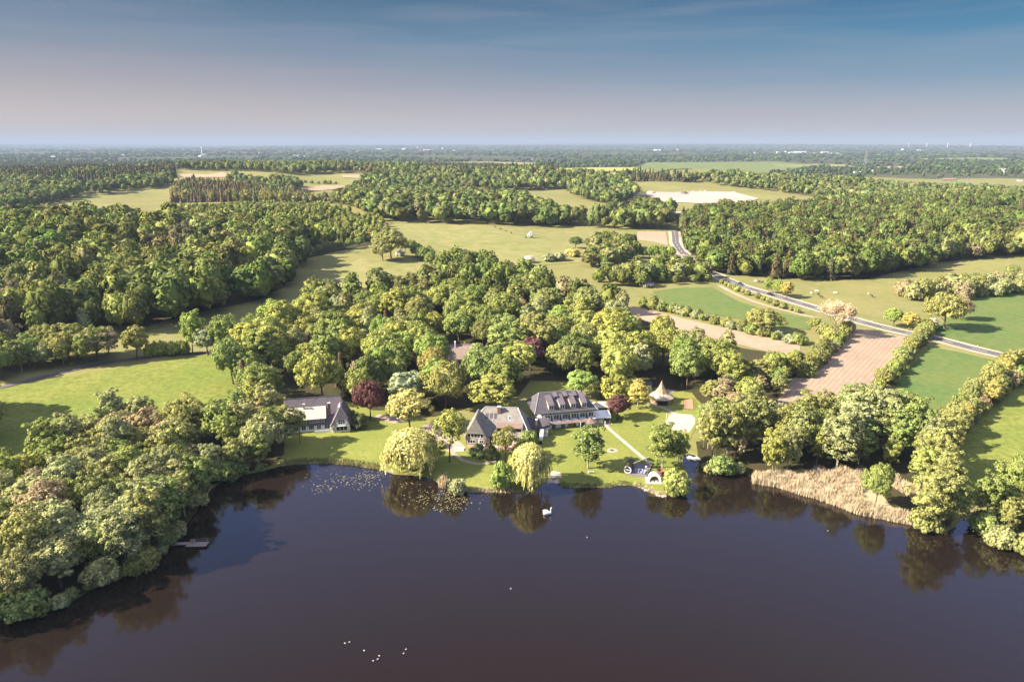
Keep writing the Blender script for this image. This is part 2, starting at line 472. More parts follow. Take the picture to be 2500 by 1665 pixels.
def drape_world(name, pts, m, lift=0.05, step=None, kind='structure', z_of=None):
    """a sheet over the terrain inside a world polygon"""
    P = [(p[0], p[1]) for p in pts]
    cx = sum(p[0] for p in P) / len(P); cy = sum(p[1] for p in P) / len(P)
    D = math.hypot(cx, cy)
    s = step or max(0.8, D * 0.009)
    B = []
    for i in range(len(P)):
        a, b2 = Vector(P[i]), Vector(P[(i + 1) % len(P)])
        k = max(1, int((b2 - a).length / s))
        for j in range(k): B.append(a.lerp(b2, j / k))
    nb = len(B)
    bx = np.array([v.x for v in B]); by = np.array([v.y for v in B])
    X, Y = np.meshgrid(np.arange(bx.min(), bx.max(), s), np.arange(by.min(), by.max(), s))
    X = X.ravel(); Y = Y.ravel()
    k = sdist(X, Y, np.array([(v.x, v.y) for v in B])) < -s * 0.45
    vs = B + [Vector((x, y)) for x, y in zip(X[k], Y[k])]
    o = delaunay_2d_cdt(vs, [], [list(range(nb))], 1, 1e-4)
    vv = np.array([(v.x, v.y) for v in o[0]])
    z = T(vv[:, 0], vv[:, 1]) + lift + 0.00022 * np.hypot(vv[:, 0], vv[:, 1])
    fs = [f if (vv[f[1]][0]-vv[f[0]][0])*(vv[f[2]][1]-vv[f[0]][1])-(vv[f[1]][1]-vv[f[0]][1])*(vv[f[2]][0]-vv[f[0]][0]) > 0 else f[::-1] for f in o[2]]
    me = bpy.data.meshes.new(name)
    me.from_pydata([(a[0], a[1], c) for a, c in zip(vv, z)], [], fs); me.update()
    me.polygons.foreach_set('use_smooth', [True] * len(me.polygons))
    ob = link(name, me, m)
    if kind: tag(ob, kind=kind)
    return ob
def drape(name, pix, m, lift=0.05, rough=0.0, **k):
    P = [at(*p) for p in pix]
    if rough:
        rg = random.Random(len(pix)); Q = []
        for i in range(len(P)):
            a, b2 = P[i], P[(i + 1) % len(P)]
            kk = max(1, int((b2 - a).length / (rough * 5)))
            for j in range(kk):
                v = a.lerp(b2, j / kk); Q.append(Vector((v.x + rg.uniform(-rough, rough), v.y + rg.uniform(-rough, rough), 0)))
        P = Q
    return drape_world(name, P, m, lift, **k)
def smooth_line(P, s):
    """Catmull-Rom through points, resampled"""
    P = [Vector((p[0], p[1])) for p in P]
    P = [P[0] * 2 - P[1]] + P + [P[-1] * 2 - P[-2]]
    out = []
    for i in range(1, len(P) - 2):
        k = max(2, int((P[i + 1] - P[i]).length / s))
        for j in range(k):
            t = j / k
            out.append(0.5 * ((2 * P[i]) + (P[i+1] - P[i-1]) * t + (2*P[i-1] - 5*P[i] + 4*P[i+1] - P[i+2]) * t*t + (-P[i-1] + 3*P[i] - 3*P[i+1] + P[i+2]) * t**3))
    out.append(P[-2]); return out
def ribbon(name, L, o0, o1, m, lift, kind='structure', dash=None, cols=3):
    V = []; Fq = []
    n_ = len(L); acc = 0.0; rows = []
    for i in range(n_):
        a = L[max(0, i - 1)]; b2 = L[min(n_ - 1, i + 1)]
        d = (b2 - a).normalized(); nn = Vector((-d.y, d.x))
        for c in range(cols):
            q_ = L[i] + nn * (o0 + (o1 - o0) * c / (cols - 1)); V.append((q_.x, q_.y))
    VV = np.array(V); z = T(VV[:, 0], VV[:, 1]).reshape(n_, cols)
    z = np.repeat(z.mean(1, keepdims=True), cols, 1).ravel() + lift + 0.00022 * np.hypot(VV[:, 0], VV[:, 1])
    for i in range(n_ - 1):
        acc += (L[i + 1] - L[i]).length
        if dash and (acc % (dash[0] + dash[1])) > dash[0]: continue
        for c in range(cols - 1):
            a = i * cols + c
            Fq.append((a, a + 1, a + cols + 1, a + cols)[::-1])
    me = bpy.data.meshes.new(name); me.from_pydata([(x, y, zz) for (x, y), zz in zip(V, z)], [], Fq); me.update()
    o = link(name, me, m)
    if kind: tag(o, kind=kind)
    return o

# fields
drape('meadow', [(-420,1010),(-100,965),(0,950),(250,905),(500,868),(592,872),(600,985),(640,1005),(600,1050),(520,1090),(0,1245),(-420,1350)], M['meadow'], 0.04)
drape('lawn', [(640,1010),(700,965),(860,960),(900,1000),(980,1005),(1040,1030),(1140,1075),(1300,1060),(1320,1046),(1450,1036),(1480,1000),(1540,950),(1640,950),(1715,965),(1720,1010),(1690,1060),(1668,1108),
   (1660,1125),(1672,1150),(1672,1184),(1655,1200),(1625,1206),(1585,1197),(1546,1181),(1508,1179),(1490,1185),(1432,1186),(1386,1185),(1370,1182),(1340,1172),(1326,1177),(1316,1186),(1300,1195),(1211,1197),(1117,1196),(1088,1187),(1052,1161),(1000,1154),(930,1140),(867,1131),(803,1127),(730,1128),(690,1133),(650,1143)], M['lawn'], 0.05)
drape('lawn', [(1290,962),(1300,945),(1340,935),(1395,932),(1400,950),(1380,965)], M['lawn'], 0.06)
drape('ploughed_field', [(2065,799),(2145,811),(2226,825),(2166,893),(2120,943),(2050,1010),(1940,1022),(1880,1008),(1918,946),(1985,875)], M['soil'], 0.07)
drape('bare_field', [(1515,748),(1565,752),(1700,786),(1830,815),(1952,842),(1958,874),(1870,858),(1750,828),(1660,818),(1600,792),(1530,768)], M['soilfar'], 0.07)
drape('crop_field', [(2268,846),(2350,862),(2442,884),(2405,925),(2335,975),(2270,1030),(2150,995),(2200,920)], M['crop'], 0.07)
drape('crop_field', [(2345,738),(2500,700),(2700,690),(2700,930),(2560,888),(2445,858),(2270,814),(2300,790)], M['crop'], 0.07)
drape('crop_field', [(1592,712),(1650,704),(1740,702),(1800,735),(1870,758),(2000,782),(1975,806),(1900,800),(1809,780),(1700,762),(1640,752)], M['crop'], 0.07)
drape('meadow', [(2360,1060),(2500,925),(2700,800),(2900,900),(2800,1150),(2500,1180),(2340,1190),(2260,1150),(2290,1100)], M['meadow'], 0.07)
drape('meadow', [(920,545),(1070,550),(1220,554),(1530,567),(1540,600),(1430,640),(1300,650),(1150,640),(1020,600)], M['hay'], 0.07)
drape('meadow', [(730,700),(880,632),(1040,630),(1090,680),(960,700),(860,720),(750,730)], M['hay'], 0.07)
drape('quarry', [(1571,476),(1605,470),(1700,469),(1789,470),(1853,486),(1814,497),(1738,499),(1622,494),(1595,485)], M['quarry'], 0.5)
drape('bare_field', [(1556,566),(1626,567),(1631,600),(1600,592),(1556,586)], M['soilfar'], 0.07)
drape('ploughed_field', [(731,462),(789,454),(853,454),(832,462),(773,467)], M['soilfar'], 0.4)
drape('ploughed_field', [(834,429),(938,430),(933,439),(880,437),(838,434)], M['soilfar'], 0.6)
drape('bare_field', [(435,426),(504,427.5),(546,422),(560,434),(451,436)], M['soilfar'], 0.6)
FARF = [([(1040,398),(1180,396),(1320,399),(1290,404),(1060,402)],(0.22,0.22,0.10)), ([(1150,407),(1290,404),(1300,410),(1170,412)],(0.25,0.19,0.15)),
 ([(1370,412),(1560,410),(1570,418),(1450,421),(1380,418)],(0.28,0.29,0.08)), ([(1580,398),(1900,396),(1990,404),(1900,420),(1600,424),(1560,410)],(0.13,0.16,0.06)),
 ([(1440,421),(1560,420),(1600,427),(1470,430)],(0.23,0.17,0.14)), ([(2130,409),(2200,407),(2228,411),(2150,413)],(0.34,0.22,0.19)),
 ([(2240,388),(2400,386),(2480,388),(2420,393),(2260,391)],(0.17,0.20,0.10)), ([(2065,457),(2110,456),(2120,465),(2080,467)],(0.10,0.20,0.05)),
 ([(2320,446),(2352,445),(2356,451),(2325,452)],(0.10,0.19,0.06)), ([(2300,437),(2335,437),(2335,441),(2300,441)],(0.25,0.17,0.15)),
 ([(2380,470),(2440,470),(2430,478),(2385,477)],(0.32,0.26,0.19)), ([(845,395),(960,395),(1000,400),(870,399)],(0.24,0.25,0.13)),
 ([(1880,400),(2060,403),(2090,409),(1900,408)],(0.21,0.22,0.09))]
for P_, c_ in FARF:
    mm_ = ground_mat('far_field', [c_, tuple(v * 0.85 for v in c_), tuple(v * 1.15 for v in c_)], 0.003, 0.02)
    drape('far_field', P_, mm_, 1.2)

# country road with edge lines, centre dashes and pale verges
ROADPX = [(1646,566),(1649,582),(1650,593),(1660,610),(1671,623),(1684,638),(1708,654),(1737,667),(1802,696),(1885,721),(1975,748),(2018,761),(2101,786),(2192,809),(2282,827),(2372,851),(2469,874),(2560,898),(2700,938)]
RL = smooth_line([at(*p) for p in ROADPX], 3.0)
ribbon('road_verge', RL, -6.3, 6.3, M['verge'], 0.10)
ribbon('road', RL, -3.9, 3.9, M['asphalt'], 0.16)
ribbon('road_marking', RL, 3.3, 3.62, M['paint'], 0.22, cols=2)
ribbon('road_marking', RL, -3.62, -3.3, M['paint'], 0.22, cols=2)
ribbon('road_marking', RL, -0.14, 0.14, M['paint'], 0.22, dash=(6.5, 9.0), cols=2)
L_ = smooth_line([at(*p) for p in [(1755,697),(1790,716),(1822,730),(1864,745),(1920,760),(1968,772),(2004,778)]], 3.0)
ribbon('farm_track', L_, -1.6, 1.6, M['track'], 0.14)
L_ = smooth_line([at(*p) for p in [(1640,619),(1665,624),(1700,628)]], 3.0)
ribbon('side_road', L_, -3.0, 3.0, M['track'], 0.30)
L_ = smooth_line([at(*p) for p in [(-80,965),(0,947),(60,932),(120,916),(200,899),(300,880),(400,869),(500,861),(540,862)]], 2.5)
ribbon('farm_track', L_, -1.7, 1.7, M['asphalt'], 0.12)

# garden ground
L_ = smooth_line([at(*p) for p in [(1478,1037),(1490,1050),(1540,1093),(1583,1130),(1588,1140)]], 1.0)
ribbon('garden_path', L_, -0.65, 0.65, M['sand'], 0.10)
drape('garden_path', [(1466,1030),(1480,1026),(1497,1030),(1494,1037),(1476,1040)], M['sand'], 0.09)
L_ = smooth_line([at(*p) for p in [(1572,984),(1590,989),(1615,995),(1640,1006),(1652,1012)]], 1.0)
ribbon('garden_path', L_, -0.9, 0.9, M['gravel'], 0.10)
L_ = smooth_line([at(*p) for p in [(1100,1104),(1112,1112),(1130,1124),(1155,1131),(1180,1133),(1205,1128),(1222,1118)]], 1.0)
ribbon('garden_path', L_, -0.7, 0.7, M['gravel'], 0.10)
drape('gravel_yard', [(1030,1040),(1070,1032),(1095,1060),(1130,1085),(1140,1098),(1100,1108),(1075,1090),(1035,1075)], M['gravel'], 0.09)
drape('gravel_yard', [(905,1022),(925,1012),(968,1018),(1000,1030),(960,1034)], M['gravel'], 0.09)
drape('beach', [(1336,1178),(1338,1160),(1350,1150),(1368,1154),(1372,1166),(1366,1181)], M['sand'], 0.07)
drape('sand_court', [(1641,1010),(1689,1013),(1697,1022),(1697,1035),(1683,1056),(1643,1051),(1623,1031)], M['sand'], 0.10)
M['clay'] = ground_mat('clay_court', [(0.42, 0.20, 0.13), (0.38, 0.18, 0.12), (0.46, 0.24, 0.17)], 0.3, 2.0)
drape('clay_court', [(1668.6,976),(1690.5,975),(1693.5,1000.5),(1669.6,999)], M['clay'], 0.10)
drape('bare_soil', [(1590,936),(1640,942),(1660,952),(1640,960),(1600,950)], M['gravel'], 0.09)
# ---------------------------------------------------------------- tree kit
def quads(P, N, U, w, h):
    """leaf cards centred at P, facing N, with size w x h"""
    t = np.cross(N, U); t /= np.linalg.norm(t, axis=1, keepdims=True) + 1e-9
    u = np.cross(t, N)
    w = w[:, None] * 0.5; h = h[:, None] * 0.5
    V = np.stack([P - t * w - u * h, P + t * w - u * h * 0.8, P + t * w * 0.8 + u * h, P - t * w * 0.7 + u * h * 0.9], 1).reshape(-1, 3)
    return V, np.arange(len(V)).reshape(-1, 4)
def rdir(rg, n, up=0.0):
    d = rg.normal(size=(n, 3)); d[:, 2] += up
    return d / np.linalg.norm(d, axis=1, keepdims=True)
_t = (1 + 5 ** 0.5) / 2
ICO_V = np.array([(-1,_t,0),(1,_t,0),(-1,-_t,0),(1,-_t,0),(0,-1,_t),(0,1,_t),(0,-1,-_t),(0,1,-_t),(_t,0,-1),(_t,0,1),(-_t,0,-1),(-_t,0,1)], float)
ICO_V /= np.linalg.norm(ICO_V[0])
ICO_F = np.array([(0,11,5),(0,5,1),(0,1,7),(0,7,10),(0,10,11),(1,5,9),(5,11,4),(11,10,2),(10,7,6),(7,1,8),(3,9,4),(3,4,2),(3,2,6),(3,6,8),(3,8,9),(4,9,5),(2,4,11),(6,2,10),(8,6,7),(9,8,1)])
def ico(sub):
    V = [tuple(v) for v in ICO_V]; Fc = [tuple(f) for f in ICO_F]
    for _ in range(sub):
        c = {}; G = []
        def mid(a, b):
            k = (min(a, b), max(a, b))
            if k not in c:
                m = np.array(V[a]) + np.array(V[b]); m /= np.linalg.norm(m); V.append(tuple(m)); c[k] = len(V) - 1
            return c[k]
        for a, b, d in Fc:
            x, y, z = mid(a, b), mid(b, d), mid(d, a)
            G += [(a, x, z), (b, y, x), (d, z, y), (x, y, z)]
        Fc = G
    return np.array(V), np.array(Fc)
ICO1, ICO2 = ico(1), ico(2)
def shell_dirs(rg, n, low=-0.35):
    """evenly spread directions, jittered, upper part favoured"""
    k = np.arange(n) + 0.5
    z = low + (1 - low) * (k / n)
    a = k * 2.39996 + rg.uniform(0, 6.28)
    s = np.sqrt(np.maximum(0, 1 - z * z))
    d = np.stack([np.cos(a) * s, np.sin(a) * s, z], 1) + rg.normal(size=(n, 3)) * 0.12
    return d / np.linalg.norm(d, axis=1, keepdims=True)
def crown_arrays(seed, rx, rz, cz, nc, nl, leaf, rough=0.16, crad=0.34, core=0.62, low=-0.45, pear=0.0, flat_=0.0, icos=ICO1):
    """leaf clumps spread through an uneven crown, round a rough inner mass"""
    rg = np.random.default_rng(seed)
    d = shell_dirs(rg, nc, low)
    rad = 1 - np.abs(rg.normal(size=nc)) * rough
    lob = 1 + 0.16 * np.sin(3 * np.arctan2(d[:, 1], d[:, 0]) + seed) * (1 - np.abs(d[:, 2])) + 0.08 * np.sin(5 * np.arctan2(d[:, 1], d[:, 0]) + 2 * seed)
    cr = rx * crad * rg.uniform(0.5, 1.35, nc)
    taper = 1 - pear * np.clip(d[:, 2], -1, 1)
    C = d * (rad * lob)[:, None] * np.array([rx, rx, rz]) * np.stack([taper, taper, np.ones(nc)], 1) * (1 - crad * 0.55)
    C[:, 2] += cz
    ci = np.repeat(np.arange(nc), nl)
    e = rdir(rg, len(ci)) + d[ci] * 0.75; e[:, 2] += 0.25
    e /= np.linalg.norm(e, axis=1, keepdims=True)
    P = C[ci] + e * (cr[ci] * rg.uniform(0.6, 1.05, len(ci)))[:, None] * np.array([1, 1, 0.78 - flat_])
    N = e + rdir(rg, len(ci)) * 0.42; N[:, 2] += 0.2
    N /= np.linalg.norm(N, axis=1, keepdims=True)
    s = leaf * rg.uniform(0.6, 1.4, len(ci))
    V, Q = quads(P, N, rdir(rg, len(ci)), s, s * rg.uniform(0.6, 1.1, len(ci)))
    # some leaves inside, seen through the gaps
    iv, itf = icos
    W_ = iv * (1 + 0.22 * np.sin(iv @ rg.normal(size=(3, 1)) * 5 + seed) + 0.12 * rg.normal(size=(len(iv), 1))) * np.array([rx, rx, rz]) * core
    W_[:, 2] += cz
    return np.vstack([V, W_]), [Q, itf + len(V)], C, cr
def trunk_mb(h, r, tops, rg, forks=6, lean=0.0):
    b = MB(); lx = lean * h
    z0 = -0.6
    mid = (lx * 0.4, 0, h * 0.35); top = (lx, 0, h * 0.72)
    b.tube((0, 0, z0), (0, 0, 0.6), r * 1.5, r * 1.05); b.tube((0, 0, 0.6), mid, r * 1.05, r * 0.75); b.tube(mid, top, r * 0.75, r * 0.25)
    k = min(forks, len(tops))
    for i in range(k):
        c = tops[rg.randrange(len(tops))]
        f = rg.uniform(0.25, 0.62)
        s = (lx * f, 0, h * f)
        m_ = tuple(s[j] * 0.45 + c[j] * 0.55 + (0, 0, -0.03 * h)[j] for j in range(3))
        b.tube(s, m_, r * 0.38, r * 0.24, 5, False); b.tube(m_, tuple(c), r * 0.24, r * 0.06, 5, False)
    return b
KINDS = {}
def proto(kind, mesh_crown, mb_trunk, h, w, name, bark='bark'):
    KINDS.setdefault(kind, []).append(dict(crown=mesh_crown, trunk=mb_trunk, h=h, w=w, name=name, bark=bark))
def add_broad(kind, name, seed, h, rx, rz, cz, nc, nl, leaf, r=0.35, bark='bark', **k):
    V, Fs, C, cr = crown_arrays(seed, rx, rz, cz, nc, nl, leaf, **k)
    me = np_mesh('crown', V, Fs)
    me.materials.append(M['leaf'])
    top = float(V[:, 2].max())
    rg = random.Random(seed)
    tb = trunk_mb(cz + rz * 0.6, r, [tuple(c) for c in C if c[2] > cz - rz * 0.4], rg, 9)
    tm = bpy.data.meshes.new('trunk'); tm.from_pydata(tb.v, [], tb.f); tm.update(); tm.materials.append(M[bark])
    proto(kind, me, tm, top, 2 * rx * 1.02, name, bark)
for s in range(8):     # round, spreading crowns
    add_broad('round', 'broadleaf_tree', 11 + s, 17, (6.6, 5.4, 7.6, 6.0, 7.0, 8.2, 5.8, 6.9)[s], (6.2, 7.2, 5.4, 6.6, 5.6, 5.4, 7.0, 6.4)[s], (9.6, 9.8, 8.6, 9.4, 9.0, 8.6, 9.4, 9.0)[s], 104 + 4 * s, 68, 0.44, rough=0.28, crad=0.23, low=-0.6)
for s in range(5):     # taller, looser lakeside alders
    add_broad('alder', 'alder_tree', 31 + s, 16, 3.9 + 0.2 * s, 6.9, 8.6, 112, 50, 0.34, r=0.2, rough=0.34, crad=0.24, core=0.50, low=-0.85, bark='bark_pale')
for s in range(3):     # narrow birch or poplar
    add_broad('narrow', 'birch_tree', 51 + s, 16, 3.0, 7.2, 8.8, 72, 44, 0.34, r=0.18, rough=0.24, crad=0.32, core=0.5, pear=0.3, low=-0.9, bark='bark_pale')
for s in range(3):     # airy crown with branches showing
    add_broad('airy', 'broadleaf_tree', 61 + s, 14, 5.2, 5.0, 8.2, 56, 46, 0.38, r=0.26, rough=0.34, crad=0.26, core=0.32, low=-0.5)
for s in range(4):     # shrubs
    add_broad('shrub', 'shrub', 71 + s, 4, 2.6, 2.1, 1.7, 32, 70, 0.33, r=0.10, rough=0.2, crad=0.4, core=0.66, low=-0.7)
# weeping willows: curtains of hanging strands
for s in range(2):
    rg = np.random.default_rng(90 + s)
    ns = 520
    d = shell_dirs(rg, ns, -0.05)
    rad = rg.uniform(0.55, 1.0, ns) ** 0.6
    top = d * rad[:, None] * np.array([5.9, 5.9, 4.6]); top[:, 2] += 7.2
    top[:, :2] *= (1 + 0.18 * np.sin(4 * np.arctan2(d[:, 1], d[:, 0]) + s))[:, None]
    ln = rg.uniform(1.5, 6.2, ns) * (1.1 - 0.5 * np.clip(d[:, 2], 0, 1))
    per = 16
    f = (np.arange(per) / per)[None, :]
    P = top[:, None, :] + np.stack([d[:, 0:1] * 0.9 * f, d[:, 1:2] * 0.9 * f, -ln[:, None] * f], -1)
    P = P.reshape(-1, 3) + rg.normal(size=(ns * per, 3)) * 0.14
    P[:, 2] = np.maximum(P[:, 2], 0.25)
    N = np.repeat(d, per, 0) * 0.8 + rdir(rg, len(P)) * 0.6; N[:, 2] *= 0.4
    N /= np.linalg.norm(N, axis=1, keepdims=True)
    U = np.tile(np.array([[0, 0, 1.0]]), (len(P), 1)) + rg.normal(size=P.shape) * 0.12
    V, Q = quads(P, N, U, rg.uniform(0.16, 0.34, len(P)), rg.uniform(0.5, 0.95, len(P)))
    n2 = 1500
    dd = shell_dirs(rg, n2, 0.05); P2 = dd * rg.uniform(0.85, 1.04, (n2, 1)) * np.array([5.6, 5.6, 4.7]); P2[:, 2] += 7.2
    V2, Q2 = quads(P2, dd + rdir(rg, n2) * 0.5, rdir(rg, n2), np.full(n2, 0.42), np.full(n2, 0.42))
    iv, itf = ICO2
    W_ = iv * np.array([3.9, 3.9, 4.3]); W_[:, 2] += 6.0
    me = np_mesh('crown', np.vstack([V, V2, W_]), [Q, Q2 + len(V), itf + len(V) + len(V2)]); me.materials.append(M['leaf'])
    tb = trunk_mb(9.0, 0.45, [tuple(t_) for t_ in top[::30]], random.Random(s), 9)
    tm = bpy.data.meshes.new('trunk'); tm.from_pydata(tb.v, [], tb.f); tm.update(); tm.materials.append(M['bark'])
    proto('willow', me, tm, 12.1, 12.4, 'weeping_willow')
# conifers: whorls of drooping boughs
for s in range(3):
    rg = np.random.default_rng(120 + s)
    nq = 2600; H_ = 18.0; R_ = 3.3
    f = rg.uniform(0.03, 1, nq) ** 0.75; f = 1 - f * 0.93
    lay = np.round(f * 20) / 20
    a = rg.uniform(0, 6.283, nq)
    bough = 0.75 + 0.25 * np.sin(a * 7 + lay * 37)
    rr2 = R_ * (1.02 - f) ** 0.85 * bough * rg.uniform(0.35, 1.05, nq) ** 0.5
    P = np.stack([np.cos(a) * rr2, np.sin(a) * rr2, f * H_ + 0.3 - rr2 * 0.22], 1)
    N = np.stack([np.cos(a) * 0.5, np.sin(a) * 0.5, np.full(nq, 0.75)], 1) + rdir(rg, nq) * 0.4
    N /= np.linalg.norm(N, axis=1, keepdims=True)
    U = np.stack([np.cos(a), np.sin(a), np.full(nq, -0.3)], 1)
    V, Q = quads(P, N, U, rg.uniform(0.3, 0.55, nq), rg.uniform(0.5, 0.95, nq))
    c = MB().lathe([(R_ * 0.55, H_ * 0.12), (R_ * 0.4, H_ * 0.4), (R_ * 0.22, H_ * 0.7), (0.02, H_ * 0.95)], n=8)
    cv = np.array(c.v); cf = np.array(c.f)
    me = np_mesh('crown', np.vstack([V, cv]), [Q, cf + len(V)]); me.materials.append(M['leaf'])
    tb = MB().tube((0, 0, -0.5), (0, 0, H_ * 0.9), 0.28, 0.06)
    tm = bpy.data.meshes.new('trunk'); tm.from_pydata(tb.v, [], tb.f); tm.update(); tm.materials.append(M['bark'])
    proto('spruce', me, tm, H_ + 0.6, R_ * 2, 'spruce_tree')
# bare or barely leafed crowns: a fan of branches and a mist of buds
for s in range(2):
    rg = random.Random(140 + s); b = MB(); tips = []
    b.tube((0, 0, -0.5), (0, 0, 3.0), 0.32, 0.26)
    def grow(p, d, ln, r, lv):
        q_ = p + d * ln
        b.tube(p, q_, r, r * 0.6, 4, False)
        if lv == 0: tips.append(q_); return
        for _ in range(3 if lv > 1 else 4):
            e = (d + Vector((rg.gauss(0, 0.42), rg.gauss(0, 0.42), rg.gauss(0.06, 0.3)))).normalized()
            grow(q_, e, ln * rg.uniform(0.62, 0.8), r * 0.55, lv - 1)
    for i in range(6):
        a = i * 1.047 + rg.uniform(-0.3, 0.3)
        grow(Vector((0, 0, rg.uniform(1.8, 3))), Vector((math.cos(a) * 0.6, math.sin(a) * 0.6, 0.9)).normalized(), 3.3, 0.17, 3)
    tm = bpy.data.meshes.new('trunk'); tm.from_pydata(b.v, [], b.f); tm.update(); tm.materials.append(M['twig'])
    ng = np.random.default_rng(s)
    tp = np.array([tuple(t_) for t_ in tips]); tp = np.repeat(tp, 34, 0) + ng.normal(size=(len(tips) * 34, 3)) * 0.6
    V, Q = quads(tp, rdir(ng, len(tp)), rdir(ng, len(tp)), ng.uniform(0.12, 0.26, len(tp)), ng.uniform(0.25, 0.5, len(tp)))
    me = np_mesh('crown', V, [Q]); me.materials.append(M['leaf'])
    proto('bare', me, tm, float(V[:, 2].max()), float(V[:, 0].max() - V[:, 0].min()), 'bare_tree')

TINT = {  # leaf colours
 'yellow-green': (0.188, 0.198, 0.054), 'bright green': (0.150, 0.195, 0.050), 'mid-green': (0.135, 0.162, 0.048), 'deep green': (0.080, 0.105, 0.034),
 'grey-green': (0.186, 0.192, 0.082), 'olive': (0.160, 0.164, 0.056), 'brownish': (0.205, 0.165, 0.092), 'golden': (0.245, 0.208, 0.060),
 'maroon': (0.098, 0.046, 0.044), 'dark brown': (0.110, 0.082, 0.050), 'dark green': (0.068, 0.088, 0.040), 'pale green': (0.290, 0.280, 0.105),
 'beige': (0.360, 0.275, 0.170), 'reddish brown': (0.21, 0.12, 0.09), 'white': (0.70, 0.66, 0.58), 'silver-green': (0.20, 0.22, 0.115)}
TINT = {k: tuple(min(.85, v * (1.0 if k in ('white',) else 1.75)) for v in c) for k, c in TINT.items()}
USED = {}
RT = random.Random(5)
ALLT = []
def plant(kind, x, y, h=None, w=None, tint='mid-green', label=None, cat='tree', group=None, name=None, seed=None, z=None, jit=0.12):
    """one tree or shrub: the first of a form is built, the others are copies of it and its parts"""
    v = KINDS[kind]; i = RT.randrange(len(v)) if seed is None else seed % len(v); pr = v[i]
    nm = name or pr['name']
    key = (kind, i, nm)
    if key not in USED:
        o = empty(nm, (0, 0, 0))
        link('trunk', pr['trunk'], None, o); link('crown', pr['crown'], None, o)
        USED[key] = o
        first = True
    else:
        s_ = USED[key]
        o = s_.copy(); COL.objects.link(o)
        for ch in list(s_.children):
            c = ch.copy(); COL.objects.link(c); c.parent = o
        for k_ in ('label', 'category', 'group', 'kind'):
            if k_ in o: del o[k_]
    zz = Tz(x, y) if z is None else z
    o.location = (x, y, max(zz, 0.0) - 0.05)
    o.rotation_euler = (RT.gauss(0, .035), RT.gauss(0, .035), RT.uniform(0, 6.28))
    sh = (h / pr['h']) if h else RT.uniform(0.8, 1.15)
    sw = (w / pr['w']) if w else sh * RT.uniform(0.9, 1.12)
    o.scale = (sw, sw, sh)
    c = TINT[tint]; f = 1 + RT.uniform(-jit, jit); g_ = RT.uniform(-jit, jit) * 0.5
    for ch in o.children:
        if ch.name.startswith('crown'): ch.color = (c[0] * f * (1 + g_), c[1] * f, c[2] * f * (1 - g_), 1)
    tag(o, label, cat, group)
    ALLT.append((x, y, (w or sw * pr['w']) / 2))
    return o
def plant_px(kind, px, py, top, wpx, tint, label, **k):
    """a tree whose foot stands at (px, py) of the photo and whose top is at height top, wpx wide"""
    p_ = at(px, py)
    d = proj(*p_)[2]
    h = 8.0
    for _ in range(20):
        h *= (py - top) / max(1.0, (py - proj(p_.x, p_.y, p_.z + h)[1]))
    return plant(kind, p_.x, p_.y, h, wpx * d / F, tint, label, z=p_.z, **k)
# ---------------------------------------------------------------- buildings' plots are kept free of trees
CLEAR_PX = [  # polygons (photo pixels, on the ground) where no stand tree may grow
 [(690,1062),(660,1010),(690,985),(850,975),(870,1000),(900,1030),(960,1040),(1000,1060),(1040,1180),(1640,1210),(1700,1110),(1720,1010),(1700,955),(1560,950),(1500,985),(1470,1000),(1440,985),(1400,940),
  (1290,940),(1275,970),(1190,990),(1130,1010),(1060,1030),(1000,1020),(905,1010),(880,1010)],
 [(1078,840),(1168,840),(1158,900),(1146,972),(1090,972)], [(1560,950),(1590,925),(1660,935),(1680,955)]]
CLEAR = [[tuple(at(*p))[:2] for p in P] for P in CLEAR_PX]
FRONT = 'broadleaf_tree'

# ---------------------------------------------------------------- trees and shrubs one can pick out
S_ = plant_px
S_('willow', 1003, 1150, 1048, 128, 'pale green', 'broad weeping willow left of the lilies, hanging over the water below the gravel yard', seed=0)
S_('willow', 1292, 1188, 1082, 92, 'pale green', 'narrower weeping willow at the waterside left of the little beach', seed=1)
S_('airy', 1098, 1128, 996, 90, 'yellow-green', 'tall yellow-green tree with ivy-dark trunk, left of the hipped house', seed=0)
S_('airy', 1234, 1128, 1038, 70, 'olive', 'thin open-crowned tree standing in front of the hipped house terrace', seed=1)
S_('round', 905, 1022, 926, 80, 'maroon', 'copper beech between the white gabled house and the open grey-green tree', name='copper_beech', seed=2)
S_('round', 1507, 1022, 962, 60, 'maroon', 'round copper beech beside the white marquee', name='copper_beech', seed=0)
S_('round', 1294, 905, 822, 68, 'maroon', 'copper beech deep in the wood above the hotel roof', name='copper_beech', seed=3)
S_('airy', 1000, 1050, 950, 112, 'pale green', 'large grey-green open tree with forking pale trunk on the lawn behind the broad willow', seed=2)
S_('alder', 1435, 1144, 1040, 84, 'mid-green', 'single alder on the lawn with two chairs at its foot', seed=0)
S_('alder', 1617, 1142, 1030, 86, 'mid-green', 'big lawn alder behind the hot tub and dome tent', seed=1)
S_('alder', 1655, 1135, 1050, 50, 'mid-green', 'smaller alder at the boat landing, right of the big lawn alder', seed=3)
S_('shrub', 1650, 1207, 1143, 66, 'yellow-green', 'round pale willow bush on the tip of the lawn point', name='willow_shrub', seed=0, cat='shrub')
S_('shrub', 1226, 1192, 1122, 54, 'bright green', 'tall bright green bush left of the narrower weeping willow', cat='shrub', seed=1)
S_('shrub', 1119, 1204, 1168, 44, 'silver-green', 'low grey-green bush on the bank right of the tan reed tuft', cat='shrub', seed=2)
S_('narrow', 1556, 999, 925, 60, 'golden', 'golden birch with pale trunk between copper beech and conical tent', seed=0)
S_('round', 1200, 1006, 915, 118, 'yellow-green', 'wide yellow-green oak right behind the ridge of the hipped house', name='oak_tree', seed=1)
S_('round', 1420, 968, 903, 78, 'bright green', 'bright green tree behind the right end of the hotel roof', seed=4)
